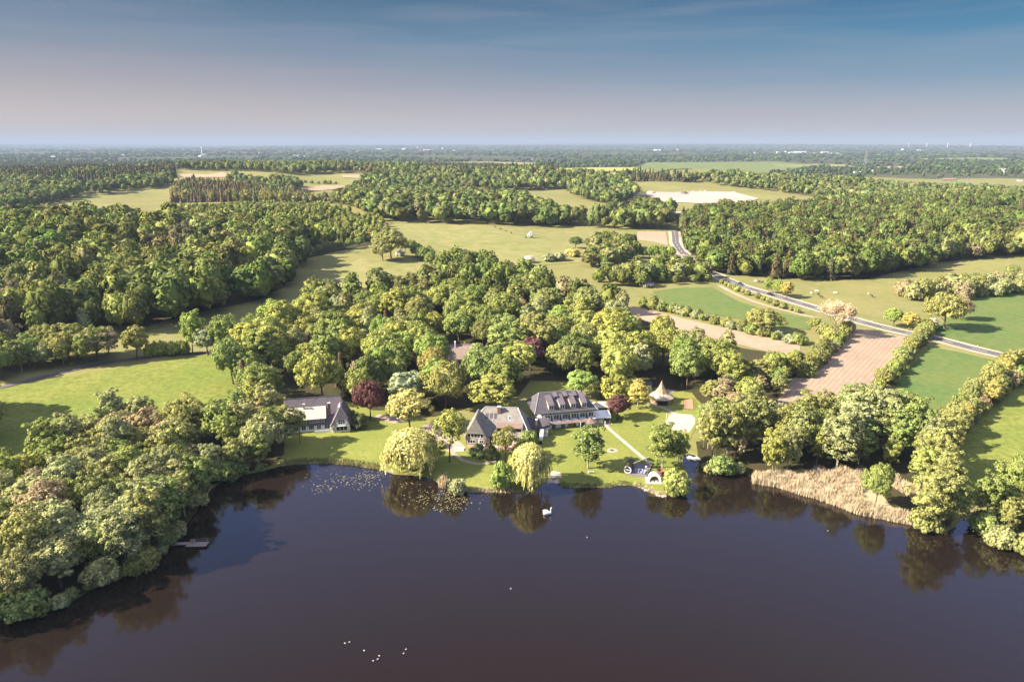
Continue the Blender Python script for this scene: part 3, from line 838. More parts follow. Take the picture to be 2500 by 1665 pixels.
S_('shrub', 1497, 975, 915, 84, 'yellow-green', 'yellow-green shrubby tree between the hotel and golden birch', name='broadleaf_tree', seed=3)
S_('round', 1060, 935, 846, 72, 'golden', 'golden oak just left of the brown roof in the wood', name='oak_tree', seed=5)
S_('spruce', 597, 962, 868, 48, 'dark brown', 'dark brown conifer on the right edge of the left meadow', seed=0)
S_('spruce', 1134, 880, 830, 16, 'silver-green', 'small pointed conifer in front of the brown roof', seed=1)
S_('bare', 575, 885, 822, 58, 'reddish brown', 'reddish bare tree beside the end of the gravel track', seed=0)
S_('narrow', 213, 822, 750, 32, 'silver-green', 'pale poplar spire against the shaded wood edge', name='poplar_tree', seed=1)
S_('round', 240, 880, 798, 108, 'brownish', 'wide brownish tree above the left track', seed=0)
S_('round', 335, 876, 794, 62, 'olive', 'olive round tree between the brownish tree and the clipped hedge', seed=3)
S_('alder', 470, 862, 755, 60, 'bright green', 'tall bright green tree at the right end of the track hedge', name='broadleaf_tree', seed=2)
S_('round', 508, 868, 800, 56, 'silver-green', 'grey-green tree where the track meets the wood', seed=1)
S_('round', 558, 868, 768, 78, 'mid-green', 'dark-sided tree behind the reddish bare tree', seed=4)
S_('bare', 2040, 820, 722, 92, 'beige', 'big beige leafless tree at the corner of the ploughed field', seed=1)
S_('round', 2304, 806, 712, 96, 'olive', 'largest olive round tree beside the road on the right', name='oak_tree', seed=2)
S_('round', 2345, 782, 722, 54, 'brownish', 'brownish crown joined behind the largest roadside oak', seed=5)
S_('round', 2181, 798, 750, 48, 'bright green', 'small bright green tree right of the road in the cow pasture', seed=0)
S_('round', 2219, 806, 762, 46, 'golden', 'small golden tree beside the bright green one in the pasture', seed=3)
S_('alder', 1876, 716, 675, 28, 'bright green', 'left of three small trees at the road edge near the cars', name='broadleaf_tree', seed=4)
S_('round', 1896, 722, 680, 30, 'bright green', 'middle of three small trees at the road edge near the cars', seed=2)
S_('round', 1921, 728, 688, 33, 'golden', 'right, golden one of three small trees at the road edge', seed=1)
S_('round', 1858, 812, 752, 94, 'olive', 'large olive oak rising from the hedge above the bare strip', name='oak_tree', seed=3)
S_('round', 2137, 1237, 1128, 72, 'mid-green', 'single tree standing in the tan reed bed', seed=5)
S_('alder', 2262, 1294, 1140, 112, 'olive', 'big alder overhanging the water at the right end of the reed bed', seed=2)
S_('alder', 2322, 1285, 1160, 80, 'mid-green', 'alder just left of the narrow water inlet', seed=4)
S_('round', 1360, 840, 768, 76, 'yellow-green', 'rounded yellow-green tree standing up in the middle of the park wood', seed=2)
S_('airy', 733, 1082, 994, 44, 'olive', 'thin tree in front of the left end of the white gabled house', name='broadleaf_tree', seed=3)
S_('alder', 700, 1085, 985, 66, 'olive', 'thin tree at the lawn edge left of the white gabled house', name='broadleaf_tree', seed=1)
S_('narrow', 620, 1010, 915, 66, 'yellow-green', 'yellow-green tree above the right end of the left shore wood', seed=2)
S_('alder', 484, 1222, 1108, 84, 'mid-green', 'pale-topped alder leaning over the water above the jetty', seed=1)
S_('round', 1405, 606, 576, 36, 'deep green', 'left dark oak of the pair on the meadow edge', name='oak_tree', seed=0)
S_('round', 1450, 614, 578, 50, 'deep green', 'right, wider dark oak of the pair on the meadow edge', name='oak_tree', seed=4)
S_('round', 955, 632, 558, 84, 'olive', 'big olive oak at the left tip of the open meadow', name='oak_tree', seed=2)
S_('round', 935, 638, 585, 60, 'grey-green', 'grey-green willow in front of the big olive oak', name='willow_tree', seed=5)
S_('shrub', 1295, 581, 565, 13, 'white', 'lone white-blossomed thorn in the middle of the open meadow', name='hawthorn_tree', seed=0)
S_('shrub', 977, 625, 608, 23, 'white', 'white-blossomed bush below the big olive oak', name='hawthorn_shrub', cat='shrub', seed=1)
S_('shrub', 1293, 641, 623, 25, 'white', 'small white-blossomed bush in the lower meadow', name='hawthorn_shrub', cat='shrub', seed=2)
S_('shrub', 1275, 642, 630, 13, 'grey-green', 'little green bush beside the small white-blossomed one', cat='shrub', seed=2)
S_('shrub', 1340, 638, 617, 30, 'silver-green', 'left half of the wide blossoming thicket in the meadow', name='hawthorn_shrub', cat='shrub', seed=3)
S_('shrub', 1366, 636, 615, 32, 'silver-green', 'right half of the wide blossoming thicket in the meadow', name='hawthorn_shrub', cat='shrub', seed=0)
S_('shrub', 1400, 626, 604, 36, 'pale green', 'whitish thicket below the dark oak pair', name='hawthorn_shrub', cat='shrub', seed=1)
S_('shrub', 1578, 700, 684, 34, 'white', 'white-blossomed bush at the crop field corner', name='hawthorn_shrub', cat='shrub', seed=1)
S_('shrub', 2276, 800, 775, 26, 'white', 'blossoming bush at the foot of the largest roadside oak', name='hawthorn_shrub', cat='shrub', seed=2)
# terrace shrubs
for px, py, tp, w_, tn, lb in [(1155,1112,1090,24,'dark green','dark round shrub at the left of the terrace bed'), (1176,1118,1098,22,'deep green','second round shrub of the terrace bed, dark and low'),
    (1195,1120,1095,26,'olive','brownish round shrub in the middle of the terrace bed'), (1209,1121,1102,24,'deep green','green clipped round shrub at the right of the terrace bed'),
    (1168,1102,1082,30,'dark green','dark shrub against the left of the terrace edge'), (1196,1104,1084,30,'dark brown','dark brown shrub under the terrace edge'),
    (1310,1062,1038,30,'mid-green','bush between the hipped house and the hotel'), (1292,1088,1048,44,'mid-green','tall bush at the right corner of the hipped house'),
    (1332,1060,1042,26,'golden','golden bush beside the hotel stair'), (1280,1115,1070,50,'mid-green','green tree-like bush above the narrower willow'),
    (1497,1030,1016,12,'bright green','bright small bush under the round copper beech'), (1551,1041,1034,10,'deep green','tiny bush alone on the lawn shade edge'),
    (1394,1043,1026,12,'olive','rounded potted bush at the hotel terrace'), (1369,1041,1030,7,'olive','small ball bush at the hotel terrace'),
    (880,1045,1005,40,'dark green','dark shrub right of the white gabled house'), (862,1040,1000,34,'deep green','dark shrub at the gable corner of the white house'),
    (1075,1092,1075,30,'olive','shrub on the gravel yard island'), (1062,1108,1092,28,'olive','low shrub below the gravel yard'), (968,1066,1045,22,'silver-green','pale shrub above the broad willow')]:
    S_('shrub', px, py, tp, w_, tn, lb, name='garden_shrub', cat='shrub')

# ---------------------------------------------------------------- stands
ORD = 'first second third fourth fifth sixth seventh eighth ninth tenth eleventh twelfth thirteenth fourteenth fifteenth sixteenth seventeenth eighteenth nineteenth twentieth'.split()
TENS = {2: 'twenty', 3: 'thirty', 4: 'forty', 5: 'fifty', 6: 'sixty', 7: 'seventy'}
TENTH = {3: 'thirtieth', 4: 'fortieth', 5: 'fiftieth', 6: 'sixtieth', 7: 'seventieth'}
def ordw(n):
    if n <= 20: return ORD[n - 1]
    return TENTH[n // 10] if n % 10 == 0 else TENS[n // 10] + '-' + ORD[n % 10 - 1]
FORM = {'round': 'round', 'alder': 'slender', 'narrow': 'narrow', 'airy': 'open', 'spruce': 'pointed', 'bare': 'leafless', 'shrub': 'low', 'willow': 'weeping'}
def scatter(P, sp, seed, shore=1.5, clear=True, avoid=0.75):
    """jittered grid points inside a world polygon"""
    rg = np.random.default_rng(seed)
    P = np.array(P); lo = P.min(0); hi = P.max(0)
    X, Y = np.meshgrid(np.arange(lo[0], hi[0] + sp, sp), np.arange(lo[1], hi[1] + sp, sp * 0.87))
    X = X + (np.arange(X.shape[0]) % 2)[:, None] * sp * 0.5
    X = X.ravel() + rg.uniform(-0.42, 0.42, X.size) * sp; Y = Y.ravel() + rg.uniform(-0.42, 0.42, Y.size) * sp
    k = sdist(X, Y, P) < 0
    X, Y = X[k], Y[k]
    k = sdist(X, Y) > shore
    X, Y = X[k], Y[k]
    if clear:
        for c in CLEAR:
            if len(X):
                k = ~inside(X, Y, c); X, Y = X[k], Y[k]
    if avoid and len(X):
        k = np.ones(len(X), bool)
        for ax, ay, ar in ALLT[:NSPEC]:
            k &= np.hypot(X - ax, Y - ay) > ar * avoid + sp * 0.2
        X, Y = X[k], Y[k]
    return X, Y
NSPEC = len(ALLT)
def wpoly(pix): return [tuple(at(*p))[:2] for p in pix]
def pick(mix, rg):
    t = rg.uniform(0, sum(m[0] for m in mix))
    for m in mix:
        t -= m[0]
        if t <= 0: return m
    return mix[-1]
def label_rows(items, phrase, rows, noun='tree'):
    """items: (obj, px, py, tint, kind) -> a label for each, counted from the left within its row"""
    ys = sorted(i[2] for i in items)
    names = {1: [''], 2: ['front row', 'back row'], 3: ['front row', 'middle row', 'back row']}.get(rows) or ['front row'] + [ORD[i] + ' row' for i in range(1, rows - 1)] + ['back row']
    bk = {}
    for it in items:
        q_ = sum(1 for y in ys if y > it[2]) / max(1, len(ys))
        r_ = min(rows - 1, int(q_ * rows))
        bk.setdefault((r_, it[3], it[4]), []).append(it)
    for (r_, tn, kd), L in bk.items():
        L.sort(key=lambda i: i[1])
        for k_, it in enumerate(L):
            a = f'{tn} {FORM[kd]} {noun}' if kd != 'shrub' else f'{tn} {noun}'
            wh = (f', {names[r_]} of {phrase}' if names[r_] else f' in {phrase}')
            o_ = '' if len(L) == 1 else f', {ordw(k_ + 1)} from left'
            it[0]['label'] = a + wh + o_
def stand(pix, sp, mix, phrase, group, seed, rows=3, cat='tree', name=None, noun='tree', shore=1.5, clear=True, limit=None):
    X, Y = scatter(wpoly(pix), sp, seed, shore, clear)
    rg = random.Random(seed); items = []
    pts = sorted(zip(X, Y), key=lambda p: p[1])
    for x, y in pts:
        _, kind, tint, h0, h1, ws = pick(mix, rg)
        h = rg.uniform(h0 - 1.5, h1 + 1); w = h * ws * rg.uniform(0.78, 1.22)
        o = plant(kind, x, y, h, w, tint, None, cat, group, name)
        px, py, _d = proj(x, y, o.location.z)
        items.append((o, px, py, tint, kind))
    label_rows(items, phrase, rows, noun)
    print('STAND', phrase, len(items))
    return items

# left shore wood
stand([(-110,1545),(0,1500),(150,1476),(219,1436),(286,1410),(357,1380),(400,1346),(440,1292),(462,1262),(488,1228),(515,1188),(550,1166),(587,1155),(650,1140),(690,1128),(700,1075),(668,1035),(640,1012),(560,1042),(470,1062),
       (380,1070),(290,1062),(210,1080),(130,1118),(0,1215),(-110,1280)], 8.6,
      [(24,'alder','olive',13,18,.64),(20,'alder','mid-green',13,17,.64),(26,'alder','grey-green',13,18,.64),(14,'round','grey-green',12,16,.84),(9,'airy','brownish',11,15,.78),(6,'alder','yellow-green',11,14,.6)],
      'the left shore wood', 'trees of the left shore wood', 3, rows=7, shore=0.5)
# right shore alders
stand([(1704,1148),(1742,1153),(1784,1154),(1830,1148),(1880,1158),(1960,1156),(2050,1158),(2130,1150),(2200,1190),(2230,1225),(2290,1240),(2330,1240),(2300,1160),(2230,1085),(2150,1052),(2040,1052),(1960,1056),(1880,1060),(1800,1075),(1730,1060),(1700,1090)], 7.8,
      [(34,'alder','olive',16,21,.58),(26,'alder','mid-green',15,20,.58),(22,'alder','grey-green',16,21,.58),(8,'alder','yellow-green',12,15,.5),(6,'airy','brownish',11,14,.7)],
      'the alder wood behind the reed bed', 'alders behind the reed bed', 4, rows=4, shore=0.8)
stand([(2392,1300),(2425,1325),(2500,1345),(2620,1390),(2640,1280),(2500,1240),(2420,1240),(2385,1270)], 8.0,
      [(40,'alder','mid-green',13,16,.62),(30,'alder','olive',12,15,.6),(15,'alder','yellow-green',12,14,.6)],
      'the right-hand corner trees', 'trees in the right-hand corner', 8, rows=2, shore=0.8)
# trees between right shore wood and ploughed field
stand([(1715,1080),(1700,1030),(1725,990),(1790,950),(1850,905),(1905,885),(1950,885),(1925,935),(1885,990),(1870,1030),(1800,1060)], 9.0,
      [(30,'round','olive',9,13,.85),(25,'round','yellow-green',9,12,.85),(20,'airy','brownish',9,12,.8),(15,'round','bright green',10,13,.8)],
      'the copse beside the sand court', 'trees of the copse beside the sand court', 9, rows=4)
stand([(-150,1000),(-60,985),(-40,1060),(-60,1130),(-160,1140)], 9, [(1,'round','olive',17,21,.75)], 'the trees at the left edge of the meadow', 'trees at the left edge of the meadow', 66, rows=1)
# bushes that hide the feet of the shore woods
SHB = [(30,'shrub','olive',3.5,6.5,1.15),(30,'shrub','mid-green',3.5,6.5,1.15),(16,'shrub','grey-green',3.5,6,1.15)]
def shorebush(x0, x1, sp, phrase, group, seed, off=0.2):
    S = smooth_line([flat(*q_) for q_ in SHORE if x0 <= q_[0] <= x1], sp); rg = random.Random(seed); items = []
    for i in range(len(S) - 1):
        d = (S[i + 1] - S[i]).normalized(); v = S[i] + Vector((-d.y, d.x)) * (off + rg.uniform(-.5, 1.8))
        _, kind, tint, h0, h1, ws = pick(SHB, rg); h = rg.uniform(h0 - 1.8, h1 + 1.5)
        if rg.random() < .28: continue
        o = plant(kind, v.x, v.y, h, h * ws * rg.uniform(.9, 1.15), tint, None, 'shrub', group, 'shore_shrub', z=0.1)
        px, py, _d = proj(v.x, v.y, .1); items.append((o, px, py, tint, kind))
    label_rows(items, phrase, 1, 'bush'); print('SHORE', phrase, len(items))
shorebush(0, 690, 4.2, 'the left wood waterline', 'bushes along the left wood waterline', 61)
shorebush(1716, 1830, 4.2, 'the waterline left of the reed bed', 'bushes at the waterline left of the reed bed', 62)
shorebush(2262, 2331, 3.8, 'the waterline right of the reed bed', 'bushes at the waterline right of the reed bed', 63)
shorebush(2378, 2620, 4.0, 'the right corner waterline', 'bushes at the right corner waterline', 64)
# park wood
PARK = [(26,'round','mid-green',15,20,.82),(26,'round','yellow-green',14,20,.84),(14,'round','olive',14,20,.84),(12,'round','bright green',14,18,.8),(10,'narrow','grey-green',15,19,.5),(5,'airy','brownish',11,15,.8),(5,'round','silver-green',12,16,.75),(3,'spruce','dark brown',13,17,.36),(2,'round','deep green',14,18,.8)]
stand([(640,1005),(600,985),(575,960),(560,905),(590,880),(625,870),(760,868),(900,872),(1050,868),(1200,860),(1350,862),(1500,868),(1640,890),(1700,900),(1800,915),(1880,920),(1905,925),(1860,940),(1790,955),(1720,985),(1690,958),
       (1560,942),(1480,955),(1400,935),(1290,936),(1275,968),(1190,985),(1130,1002),(1060,1020),(990,1012),(905,1000),(860,985),(700,968)], 12.0, PARK,
      'the park wood behind the houses', 'trees of the park wood', 5, rows=6)
stand([(590,876),(625,866),(760,864),(900,868),(1050,864),(1200,856),(1350,858),(1500,864),(1640,876),(1700,892),(1800,905),(1880,912),(1850,892),(1740,876),(1650,866),(1580,838),(1520,800),(1480,778),(1300,768),(1100,765),(900,768),(760,775),(690,800),(600,835)], 13.0, PARK,
      'the upper park wood', 'trees of the upper park wood', 6, rows=5)
# hedges and tree belts
SHR = [(30,'shrub','olive',4.5,7,1.1),(26,'shrub','mid-green',4.5,7,1.1),(18,'shrub','yellow-green',4,6.5,1.1),(10,'round','olive',7,9,.85),(8,'shrub','brownish',4,6,1.1)]
def hedge(pix, sp, width, mix, phrase, group, seed, rows=1, noun='shrub', name='hedge_shrub', cat='shrub'):
    L = smooth_line([at(*p) for p in pix], sp)
    rg = random.Random(seed); items = []
    for i in range(len(L) - 1):
        d = (L[i + 1] - L[i]).normalized(); n_ = Vector((-d.y, d.x))
        for r_ in range(rows):
            v = L[i] + n_ * ((r_ - (rows - 1) / 2) * width + rg.uniform(-.3, .3) * width) + d * rg.uniform(-.3, .3) * sp
            _, kind, tint, h0, h1, ws = pick(mix, rg)
            h = rg.uniform(h0, h1)
            nm = name if kind == 'shrub' else None
            o = plant(kind, v.x, v.y, h, h * ws * rg.uniform(.85, 1.15), tint, None, cat if kind == 'shrub' else 'tree', group, nm)
            px, py, _d = proj(v.x, v.y, o.location.z)
            items.append((o, px, py, tint, kind))
    sh = [i for i in items if i[4] == 'shrub']; tr = [i for i in items if i[4] != 'shrub']
    label_rows(sh, phrase, 1, noun); label_rows(tr, phrase, 1, 'tree')
    print('HEDGE', phrase, len(items))
hedge([(2062,806),(2035,840),(2008,868),(1980,900),(1950,930)], 5.0, 3.5, SHR, 'the hedge left of the ploughed field', 'shrubs of the hedge left of the ploughed field', 21, rows=2)
hedge([(2262,808),(2242,838),(2215,868),(2190,905),(2150,950),(2120,985)], 5.0, 3, SHR, 'the hedge right of the ploughed field', 'shrubs of the hedge right of the ploughed field', 22)
hedge([(2560,880),(2500,905),(2450,935),(2400,975),(2350,1020),(2305,1060),(2270,1110)], 5.5, 5, [(30,'shrub','olive',6,9,.95),(20,'shrub','mid-green',6,8,.95),(20,'round','olive',9,12,.8),(10,'round','golden',8,10,.8),(10,'shrub','brownish',6,8,.95)], 'the long hedge on the right', 'shrubs of the long hedge on the right', 23, rows=2)
hedge([(1570,748),(1640,762),(1720,782),(1790,802),(1860,820),(1930,836),(1975,842)], 5.5, 3, [(30,'shrub','mid-green',4,6.5,1.1),(24,'shrub','olive',4,6,1.1),(14,'shrub','silver-green',4,5.5,1.1),(8,'round','olive',7,9,.85)], 'the hedge above the bare strip', 'shrubs of the hedge above the bare strip', 24, rows=2)
hedge([(1985,805),(2010,815),(2040,828)], 6, 4, SHR, 'the corner under the leafless tree', 'shrubs under the beige bare tree', 25)
hedge([(1762,693),(1790,706),(1830,722),(1880,740),(1930,758),(1975,768)], 5.5, 3, [(30,'shrub','olive',2.5,4.2,1.2),(20,'shrub','mid-green',2.5,4,1.2),(10,'shrub','yellow-green',2.5,4,1.2)], 'the roadside hedge', 'shrubs between road and farm track', 26)
hedge([(362,872),(400,868),(440,866),(465,864)], 3.6, 2, [(1,'shrub','yellow-green',6.5,7.5,.7)], 'the clipped hedge on the left track', 'shrubs of the clipped hedge', 27)
hedge([(-40,925),(20,905),(80,893),(140,886),(200,878),(290,872)], 9.5, 9, [(30,'round','mid-green',13,18,.8),(20,'round','grey-green',12,16,.8),(20,'round','olive',13,18,.8),(8,'narrow','grey-green',13,17,.45)], 'the tree belt along the left track', 'trees along the left track', 28, rows=2)
hedge([(760,625),(800,612),(850,608),(900,600)], 9, 8, [(30,'round','mid-green',8,11,.9),(20,'round','grey-green',7,10,.9)], 'the belt left of the big olive oak', 'trees left of the big olive oak', 29)
hedge([(1000,618),(1030,630),(1060,645),(1090,662),(1115,680)], 8, 6, [(30,'round','mid-green',8,12,.9),(15,'round','yellow-green',8,11,.9),(10,'shrub','silver-green',4,6,1.1)], 'the belt below the open meadow', 'trees below the open meadow', 30, rows=2)
hedge([(600,443),(680,441),(760,448),(835,449)], 11, 3, [(3,'shrub','mid-green',5,8,1.2),(1,'round','mid-green',10,14,.85)], 'the far hedge above the pale field', 'shrubs of the far hedge above the pale field', 33)
hedge([(1560,628),(1590,632),(1620,634),(1645,636)], 8, 6, [(30,'round','bright green',8,12,.9),(15,'round','mid-green',8,11,.9)], 'the clump left of the road bend', 'trees left of the road bend', 31)
hedge([(2215,724),(2260,724),(2310,722),(2370,717),(2430,711),(2500,703),(2560,695)], 7.5, 8, [(30,'shrub','grey-green',9,13,.9),(20,'shrub','brownish',9,12,.9),(20,'round','olive',11,15,.8)], 'the thicket beyond the pasture', 'shrubs of the thicket beyond the right pasture', 32, rows=3)

# ---------------------------------------------------------------- woods that read as one mass
def lowvar(seed, rx, rz, cz, nc, nl, leaf, icos, core, **k):
    V, Fs, _, _ = crown_arrays(seed, rx, rz, cz, nc, nl, leaf, icos=icos, core=core, **k)
    return V, Fs
def cone(seed, H_, R_, nq, leaf):
    rg = np.random.default_rng(seed)
    f = rg.uniform(0.05, 1, nq) ** 0.7; f = 1 - f * 0.92; a = rg.uniform(0, 6.283, nq)
    r_ = R_ * (1.02 - f) ** 0.8 * rg.uniform(0.6, 1.1, nq)
    P = np.stack([np.cos(a) * r_, np.sin(a) * r_, f * H_], 1)
    N = np.stack([np.cos(a), np.sin(a), np.full(nq, 0.8)], 1) + rdir(rg, nq) * 0.4; N /= np.linalg.norm(N, axis=1, keepdims=True)
    U = np.stack([np.cos(a) * .3, np.sin(a) * .3, np.full(nq, -1.0)], 1)
    V, Q = quads(P, N, U, np.full(nq, leaf * .8), np.full(nq, leaf * 1.3))
    c = MB().lathe([(R_ * .7, H_ * .08), (R_ * .5, H_ * .4), (R_ * .25, H_ * .72), (0.02, H_)], n=6)
    return np.vstack([V, np.array(c.v)]), [Q, np.array(c.f) + len(V)]
NEARV = {'round': [lowvar(200 + s, (6.2, 5.4, 7.2, 6.6, 7.8)[s], 7.4, 8.2, 40, 16, 1.05, ICO1, .74, rough=.16, crad=.32, low=-.5) for s in range(5)],
         'tall': [lowvar(220 + s, 3.6, 7.4, 8.4, 30, 14, .95, ICO1, .72, rough=.2, crad=.4, low=-.7) for s in range(4)],
         'cone': [cone(240 + s, 18, 3.3, 230, 1.1) for s in range(3)]}
FARV = {'round': [lowvar(300 + s, 6.4, 5.4, 9, 16, 5, 2.3, ICO1, .86, rough=.14, crad=.34, low=-.3) for s in range(5)],
        'tall': [lowvar(320 + s, 3.8, 6.4, 9, 12, 5, 2.0, ICO1, .84, rough=.2, crad=.4, low=-.5) for s in range(3)],
        'cone': [cone(340 + s, 18, 3.4, 46, 2.3) for s in range(3)],
        'lump': [lowvar(360 + s, 6.4, 5.4, 5, 10, 3, 2.6, ICO1, .92, rough=.1, crad=.3, low=-.1) for s in range(4)]}
WOODS = {}
def wood(key, X, Y, mix, seed, lib, hscale=1.0, dim=None):
    """mix: (weight, form, tint, h0, h1, w/h)"""
    rg = np.random.default_rng(seed)
    n_ = len(X)
    if not n_: return
    Z = T(X, Y)
    w = np.array([m[0] for m in mix], float); ch = rg.choice(len(mix), n_, p=w / w.sum())
    # neighbouring trees tend to be of one kind
    fld = np.sin(X / 31.0 + seed) + np.sin(Y / 27.0 + X / 60.0) + rg.normal(size=n_) * 0.9
    ch = np.searchsorted(np.cumsum(w / w.sum()), np.argsort(np.argsort(fld)) / n_ * 0.9999)
    for mi, m in enumerate(mix):
        sel = np.nonzero(ch == mi)[0]
        vs = lib[m[1]]; vi = rg.integers(0, len(vs), len(sel))
        for j, (V, Fs) in enumerate(vs):
            q_ = sel[vi == j]
            if not len(q_): continue
            h = (m[3] - 2.5 + (m[4] - m[3] + 5) * rg.uniform(0, 1, len(q_)) ** 0.9) * hscale
            sz = h / V[:, 2].max(); sw = h * m[5] * rg.uniform(.75, 1.3, len(q_)) / (V[:, 0].max() * 2)
            a = rg.uniform(0, 6.283, len(q_)); c, s_ = np.cos(a)[:, None], np.sin(a)[:, None]
            x = V[None, :, 0] * sw[:, None]; y = V[None, :, 1] * sw[:, None]
            P = np.stack([x * c - y * s_ + X[q_][:, None], x * s_ + y * c + Y[q_][:, None], V[None, :, 2] * sz[:, None] + Z[q_][:, None] - 0.3], -1).reshape(-1, 3)
            off = (np.arange(len(q_)) * len(V))[:, None, None]
            FF = [(f[None] + off).reshape(-1, f.shape[1]) for f in Fs]
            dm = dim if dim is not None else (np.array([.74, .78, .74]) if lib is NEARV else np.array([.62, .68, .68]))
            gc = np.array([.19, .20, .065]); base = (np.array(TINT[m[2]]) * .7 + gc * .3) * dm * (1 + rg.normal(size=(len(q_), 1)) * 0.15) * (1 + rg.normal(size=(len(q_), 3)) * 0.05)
            t_ = np.repeat(np.clip(base, 0.005, 1), len(V), 0)
            WOODS.setdefault(key, []).append((P, FF, t_))
def wood_px(key, pix, sp, mix, seed, lib, hscale=1.0, clear=False, excl=(), dim=None):
    X, Y = scatter(wpoly(pix), sp, seed, 2.0, clear, 0.9 if clear else 0)
    for e in excl:
        k = ~inside(X, Y, wpoly(e)); X, Y = X[k], Y[k]
    print('WOOD', key, len(X)); wood(key, X, Y, mix, seed, lib, hscale, dim)
BL = [(30,'round','mid-green',15,21,.72),(30,'round','olive',14,20,.74),(16,'round','yellow-green',13,18,.72),(8,'tall','grey-green',14,18,.46),(8,'round','deep green',15,20,.72),(5,'round','brownish',12,17,.7)]
YNG = [(30,'tall','yellow-green',6,9,.6),(20,'round','yellow-green',6,9,.8),(20,'tall','mid-green',7,9,.55),(14,'round','pale green',6,8,.8)]
MIXR = [(32,'round','mid-green',17,22,.74),(20,'round','bright green',16,21,.74),(24,'cone','dark brown',17,22,.46),(10,'cone','dark green',17,22,.46),(12,'round','yellow-green',14,18,.72),(6,'round','deep green',16,21,.7)]
CON = [(44,'cone','dark brown',13,19,.48),(20,'cone','dark green',14,20,.48),(24,'round','olive',12,16,.7)]
B_ = 'broadleaf_woodland'; C_ = 'conifer_woodland'
wood_px(B_, [(-330,960),(-150,905),(0,862),(100,838),(193,818),(358,814),(430,795),(496,778),(568,768),(637,744),(700,716),(722,675),(748,640),(735,604),(700,580),(640,575),(500,574),(400,568),(250,562),(0,570),(-330,590)], 12.5, [(w_, f_, t_, a_ + 4, b_ + 6, c_ + .03) for w_, f_, t_, a_, b_, c_ in BL], 41, NEARV)
wood_px(B_, [(430,515),(600,508),(800,514),(935,546),(962,592),(890,592),(820,595),(760,604),(700,572),(640,558)], 6.4, YNG, 42, NEARV)
wood_px(B_, [(740,795),(745,752),(770,738),(850,736),(900,735),(990,722),(1050,690),(1110,668),(1190,668),(1230,704),(1300,716),(1400,732),(1450,742),(1500,752),(1540,775),(1500,770),(1300,766),(1100,763),(900,766)], 10.8, BL, 43, NEARV, clear=True)
wood_px(B_, [(1430,655),(1445,606),(1500,596),(1545,600),(1555,640),(1505,662)], 9, [(w_, f_, t_, 9, 13, .85) for w_, f_, t_, a_, b_, c_ in BL], 44, NEARV)
wood_px(B_, [(1440,700),(1560,705),(1640,700),(1740,690),(1722,676),(1690,660),(1610,655),(1570,672),(1500,668),(1440,680)], 9, [(w_, f_, t_, 8, 12, .9) for w_, f_, t_, a_, b_, c_ in BL], 45, NEARV)
wood_px(B_, [(2145,672),(2200,668),(2262,662),(2300,642),(2430,630),(2560,628),(2560,600),(2300,610),(2150,640)], 9, BL, 46, NEARV)
wood_px(C_, [(1657,580),(1690,630),(1720,655),(1745,668),(1800,676),(1900,682),(2000,687),(2120,684),(2145,668),(2260,640),(2560,600),(2800,590),(2800,512),(2500,512),(2050,516),(1850,522),(1700,536),(1668,548)], 10.8, MIXR, 47, NEARV, dim=np.array([.60, .62, .60]))
wood_px(B_, [(920,540),(800,502),(860,472),(1000,457),(1240,492),(1336,526),(1450,550),(1530,562),(1400,556),(1221,550),(1068,547)], 10.5, BL, 48, FARV)
wood_px(B_, [(690,500),(800,494),(868,478),(885,446),(1000,428),(1300,425),(1450,438),(1530,446),(1555,480),(1500,504),(1420,488),(1366,464),(1240,466),(1000,457),(860,470),(800,498)], 12, BL, 49, FARV)
wood_px(B_, [(1450,538),(1560,517),(1640,522),(1648,560),(1600,560),(1530,566)], 10, BL, 50, FARV)
wood_px(C_, [(420,497),(700,500),(780,498),(690,470),(480,452),(425,462)], 7.5, CON, 51, NEARV, dim=np.array([.95, .88, .85]))
wood_px(B_, [(-400,560),(0,524),(120,500),(190,484),(215,470),(170,450),(0,445),(-400,450)], 11, BL, 52, FARV)
wood_px(B_, [(240,480),(330,464),(420,458),(428,440),(300,450),(215,470)], 12, BL, 53, FARV)
wood_px(C_, [(-400,450),(0,445),(170,450),(300,448),(428,436),(425,412),(300,404),(0,404),(-400,404)], 10.5, CON, 54, FARV)
wood_px(B_, [(560,437),(600,446),(700,450),(728,458),(732,470),(690,492),(600,470),(560,455)], 12.5, BL, 55, FARV)
wood_px(B_, [(430,415),(560,400),(830,404),(1000,412),(1040,420),(1000,426),(940,427),(834,424),(700,427),(560,419)], 14, BL, 56, FARV)
wood_px(C_, [(640,400),(830,400),(1020,406),(1200,410),(1370,420),(1340,425),(1100,420),(860,410),(650,407)], 12, CON, 57, FARV)
wood_px(C_, [(1480,436),(1560,430),(1700,434),(1720,446),(1600,444),(1490,445)], 12, CON, 58, FARV)
wood_px(B_, [(1700,436),(1800,432),(1950,440),(2100,452),(2300,466),(2560,480),(2560,510),(2050,512),(2010,500),(2045,488),(1900,470),(1740,452)], 13, BL, 59, FARV, hscale=.8)
